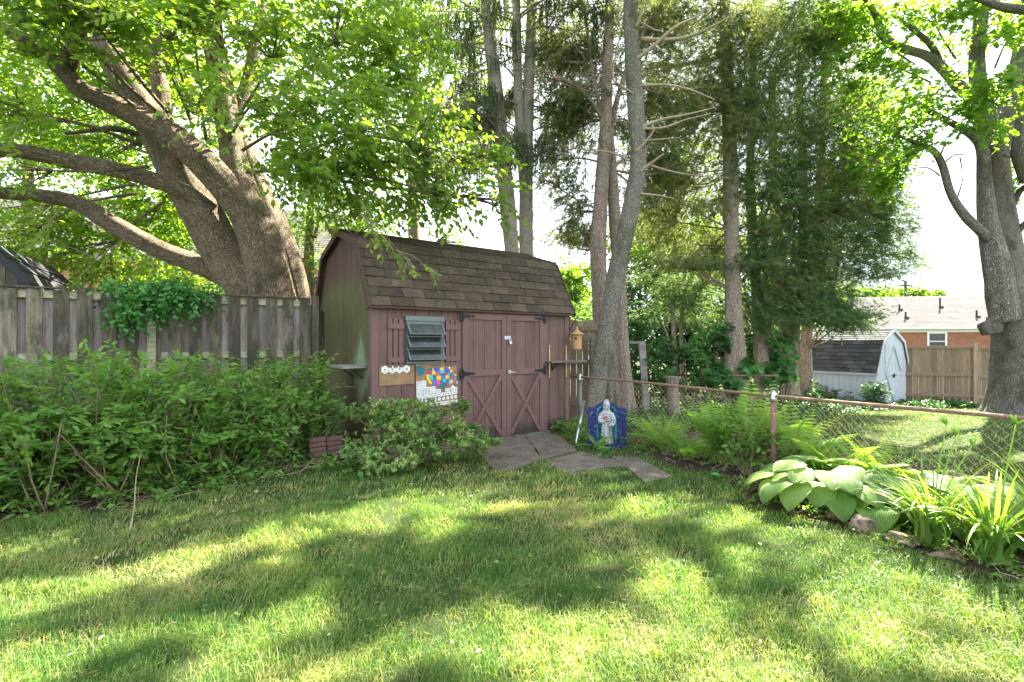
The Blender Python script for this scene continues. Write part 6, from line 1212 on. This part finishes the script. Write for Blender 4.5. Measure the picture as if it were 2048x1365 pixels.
# shrine with the robed figure
def shrine():
    Y = 7.25; x0 = (1213 - 1024) / FPX * Y; w_ = .29; t = thing('garden_shrine', 'chipped blue brick shrine with arched niche by the chain link fence', 'shrine', (x0, Y, 0), -.12, local=True)
    for sx in (-1, 1):
        m_ = MB(); m_.box((sx * .215, 0, .24), (.12, .12, .48)); rows = 11
        for k in range(rows):
            for q in (-1, 1): m_.box((sx * .215 + q * .031 + (.0 if k % 2 else .008), -.0625, .03 + k * .041), (.056, .012, .034))
        m_.build('brick_pillar', M['navy'], t)
        m_ = MB(); m_.box((sx * .215, 0, .4955), (.165, .165, .03)); m_.box((sx * .215, 0, .5235), (.14, .14, .025)); m_.box((sx * .215, 0, .55), (.105, .12, .027)); m_.box((sx * .215, 0, .02), (.15, .15, .04)); m_.build('pillar_cap', M['navy'], t)
    arc = [(.154 * cos(a), .5 + .12 * sin(a)) for a in np.linspace(0, pi, 13)]
    m_ = MB(); m_.prism([(-.154, 0)] + [(p[0], p[1]) for p in arc[::-1]] + [(.154, 0)], .05, .08, 'y'); m_.build('niche_back', M['skyblue'], t)
    m_ = MB(); a = np.linspace(0, pi, 17)
    for p, q in zip(a[:-1], a[1:]):
        m_.prism([(.156 * cos(p), .5 + .122 * sin(p)), (.176 * cos(p), .5 + .15 * sin(p)), (.176 * cos(q), .5 + .15 * sin(q)), (.156 * cos(q), .5 + .122 * sin(q))], -.06, .08, 'y')
    m_.build('arch', M['navy'], t)
    m_ = MB()
    for p, q in zip(a[:-1], a[1:]): m_.prism([(.12 * cos(p), .5 + .09 * sin(p)), (.155 * cos(p), .5 + .121 * sin(p)), (.155 * cos(q), .5 + .121 * sin(q)), (.12 * cos(q), .5 + .09 * sin(q))], -.03, .049, 'y')
    m_.boxx(-.154, -.12, -.02, .049, 0, .5); m_.boxx(.12, .154, -.02, .049, 0, .5); m_.build('niche_side', M['skyblue'], t)
    m_ = MB(); m_.box((0, -.06, .02), (.3, .24, .04)); m_.build('base', M['navy'], t)
    zz_ = 1.13
    s = thing('statue', 'small white robed figure with peeling paint standing in the blue shrine', 'statue', (x0 - .012 * 1, Y - .07, .045), -.1, local=True)
    b = MB(); n = 28; th = np.arange(n) / n * 2 * pi; V = []
    prof = [(0, .088, .062), (.02, .09, .064), (.1, .082, .058), (.2, .076, .052), (.27, .074, .05), (.3, .071, .048), (.33, .078, .052), (.37, .088, .055), (.4, .086, .052), (.425, .066, .045), (.44, .04, .036), (.452, .032, .033)]
    for z, rx, ry in prof:
        fo = 1 + .07 * np.cos(th * 7 + .5) * max(0, 1 - z / .3); V.append(np.stack([rx * fo * np.cos(th), ry * fo * np.sin(th), np.full(n, z)], 1))
    m = len(prof); i = np.arange(m - 1)[:, None] * n; j = np.arange(n)[None]; k = (j + 1) % n; b.add(np.concatenate(V), [np.stack([i + j, i + k, i + n + k, i + n + j], -1).reshape(-1, 4), np.arange(n)[::-1], np.arange(n) + (m - 1) * n])
    b.lathe((0, 0, 0), [(.02, .44), (.034, .452), (.041, .475), (.044, .5), (.041, .525), (.028, .545), (.01, .553)], 20, sy=1.08)
    b.lathe((.0, .012, 0), [(.05, .44), (.054, .48), (.05, .52), (.036, .552), (.02, .572), (.004, .58)], 20)
    for sx, e in ((-1, [(-.078, .0, .395), (-.1, -.01, .34), (-.098, -.035, .295), (-.06, -.065, .3), (-.02, -.075, .325)]), (1, [(.078, .0, .395), (.1, -.01, .34), (.1, -.03, .28), (.075, -.06, .255), (.045, -.072, .25)])):
        b.tube(e, [.026, .028, .03, .026, .014], 12, sub=4)
        h0 = np.array(e[-1]); b.lathe(h0 + [0, 0, -.012], [(.008, 0), (.014, .008), (.013, .02), (.006, .026)], 10)
        for f in range(5): b.tube([h0 + [0, -.006, -.008 + f * .005], h0 + [-sx * .012, -.014, -.007 + f * .005], h0 + [-sx * .02, -.01, -.007 + f * .005]], [.0032, .003, .002], 5)
    b.lathe((0, -.045, 0), [(.004, .487), (.008, .492), (.006, .505), (.003, .515)], 8)
    b.lathe((0, -.035, 0), [(.004, .452), (.02, .462), (.024, .48), (.014, .488)], 10, sy=.7)
    s.scale = (.98, 1.0, zz_)
    o = b.build('robed_body', M['statue'], s, True); md = o.modifiers.new('r', 'REMESH'); md.mode = 'VOXEL'; md.voxel_size = .0035; md.use_smooth_shade = True
    e = MB()
    for sx in (-1, 1): e.disc((sx * .015, -.045, .508), .0042, .003, (0, -1, 0), 8)
    e.build('eyes', M['ink'], s)
    c = MB(); c.tube([(.05 * cos(a), -.012 - .052 * abs(sin(a)) if sin(a) < 0 else .045, .3) for a in np.linspace(0, 2 * pi, 14)], .004, 6, cap=False); c.tube([(.03, -.062, .3), (.034, -.068, .2), (.032, -.066, .13)], .004, 6, sub=3); c.build('cord_belt', M['ink'], s)
    c = MB(); c.lathe((-.035, -.082, .325), [(.004, 0), (.013, .006), (.016, .018), (.01, .032), (.003, .045)], 10, sx=1.3); c.build('bird', M['red'], s)
    for q in range(5):
        pass
shrine()
lv = Leaves(); m_ = MB(); c = np.array([1.46, 7.05, 0.0]); m_.tube([c, c + [.0, 0, .12], c + [-.04, -.01, .3]], [.003, .0025, .001], 4, sub=3, cap=False); sprays(lv, np.array([c + [0, 0, .04]]), np.array([[-.1, 0, 1.]]), .26, 9, .06, .45, T_OVAL, .05, .6, 1.2)
t_ = thing('seedling', 'bright green seedling growing up in front of the white robed figure', 'plant', tuple(c)); m_.build('stem', M['fern'], t_); lv.build('foliage', M['leaf_hedge'], t_)
a = P(1168, 802, 7.95); b = P(1152, 889, 7.35); b[2] = .01; m_ = MB(); m_.tube([b, a], .022, 14); tag(m_.build('metal_pipe', M['steel'], None, True), 'shiny grey metal pipe leaning between the shed corner and blue shrine', 'pipe')

# bricks, timbers
def bricks():
    Y = 6.35; g0 = G(652, 925); rz = .5; grp = 'stacked garden bricks by the shed gable'; k = 0
    for lv_ in range(5):
        for q in (-1, 1):
            m_ = MB(); c = (g0[0] + q * .1 * cos(rz) + random.uniform(-.008, .008), g0[1] + q * .1 * sin(rz), .03 + lv_ * .061 + .028); m_.box((0, 0, 0), (.196, .1, .054)); o = m_.build('garden_brick', M['garden_brick']); o.location = c; o.rotation_euler = (0, 0, rz + random.uniform(-.05, .05)); md = o.modifiers.new('b', 'BEVEL'); md.width = .005; md.segments = 2
            nm = ['bottom', 'second', 'third', 'fourth', 'fifth', 'top'][lv_]; tag(o, f'dull red brick, {"left" if q < 0 else "right"} one in the {nm} course of the stack by the gable', 'brick', grp)
bricks()
for lab, px, py, rz, L in [('reddish brick lying end on at the shed corner beside the doors', 1108, 862, .6, .2), ('reddish brick touching the right end of the door threshold', 1128, 860, .1, .16)]:
    q = G(px, py); m_ = MB(); m_.box((0, 0, 0), (L, .1, .06)); o = m_.build('garden_brick', M['rust']); o.location = (q[0], q[1] + .05, .05); o.rotation_euler = (0, 0, rz); md = o.modifiers.new('b', 'BEVEL'); md.width = .012; md.segments = 3; tag(o, lab, 'brick')
for lab, l in [('upper grey landscape timber under the azalea', [(838, 918, .07), (940, 897, .07)]), ('lower grey landscape timber under the azalea', [(842, 928, .0), (925, 908, .0)])]:
    a = G(*l[0][:2]); b = G(*l[1][:2]); m_ = MB(); m_.bar((a[0], a[1], .05 + l[0][2]), (b[0], b[1], .05 + l[1][2]), .08, .06); tag(m_.build('landscape_timber', M['greywood']), lab, 'timber', 'timbers edging the azalea')
m_ = MB(); a = toW(1.75, -.06, .03)
for q in range(26): 
    u = rg.uniform(1.5, 2.95); p = toW(u, -.06 + rg.normal(0, .02), .05); m_.box(tuple(p), (rg.uniform(.03, .14), .02, rg.uniform(.01, .03)), ang + rg.normal(0, .4), rx=rg.normal(0, .5))
tag(m_.build('rotten_wood_bits', M['fence']), 'dark rotten wood bits along the foot of the shed doors', 'debris', kind='stuff')
# sprig lying on the lawn, dock seedling
q = G(1245, 1155); c = np.array([q[0], q[1], .05]); lv = Leaves(); sprays(lv, np.array([c]), np.array([[1., .1, .02]]), .16, 7, .06, .22, T_OVAL, 0, 1.4, .7); tag(lv.build('leaf_sprig', M['leaf_azalea']), 'small pale torn leaf sprig lying on the lawn grass', 'leaves')
for lab, px, py in [('lone broad leaved seedling at the lawn edge left of the hosta bed', 1435, 968), ('broad leaved weed in the path corner by the shrine', 1212, 918), ('pale leafy weed at the shrub end of the lawn', 700, 965)]:
    q = G(px, py); lv = Leaves(); C = np.tile([q[0], q[1], .05], (5, 1)); sprays(lv, C, rg.normal(0, .7, (5, 3)) * [1, 1, .2] + [0, 0, .7], .12, 3, .1, .65, T_OVAL, .2, .9); tag(lv.build('seedling', M['leaf_vine']), lab, 'plant')

# cut grass, straw and fallen leaves lying on the lawn
def clippings():
    n = 5000; y = rg.uniform(2, 7.5, n) ; x = rg.uniform(-1, 1, n) * (y * 1.05 + .4); k = (rg.random(n) < .25 + .5 * nz(x, y, 2.2, 71) + .35 * (x < -1)) & ~inpoly(x, y, PATH[0]) & ~((y > 6.3 + (x + 1.84) * .737) & (x > -2.2)) & ~inpoly(x, y, BED_R)
    x = x[k]; y = y[k]; C = np.stack([x, y, rg.uniform(.025, .055, len(x))], 1); d = rg.normal(0, 1, C.shape) * [1, 1, .12]; lv = Leaves(); lv.add(C, d, np.array([0, 0, 1.]) + rg.normal(0, .3, C.shape), rg.uniform(.02, .05, len(x)), .05, T_DIA, .6 + .4 * rg.random(len(x)))
    m = 260; x = rg.uniform(-5, 4, m); y = rg.uniform(2.2, 6.5, m); k = ~inpoly(x, y, BED_R); x = x[k]; y = y[k]; C = np.stack([x, y, rg.uniform(.045, .06, len(x))], 1); lv.add(C, rg.normal(0, 1, C.shape) * [1, 1, .15], np.array([0, 0, 1.]) + rg.normal(0, .4, C.shape), rg.uniform(.02, .045, len(x)), .6, T_OVAL, .1 + .9 * rg.random(len(x)))
    tag(lv.build('lawn_clippings', M['grass']), 'dry straw clippings and tiny fallen leaves strewn over the lawn', 'clippings', kind='stuff')
clippings()
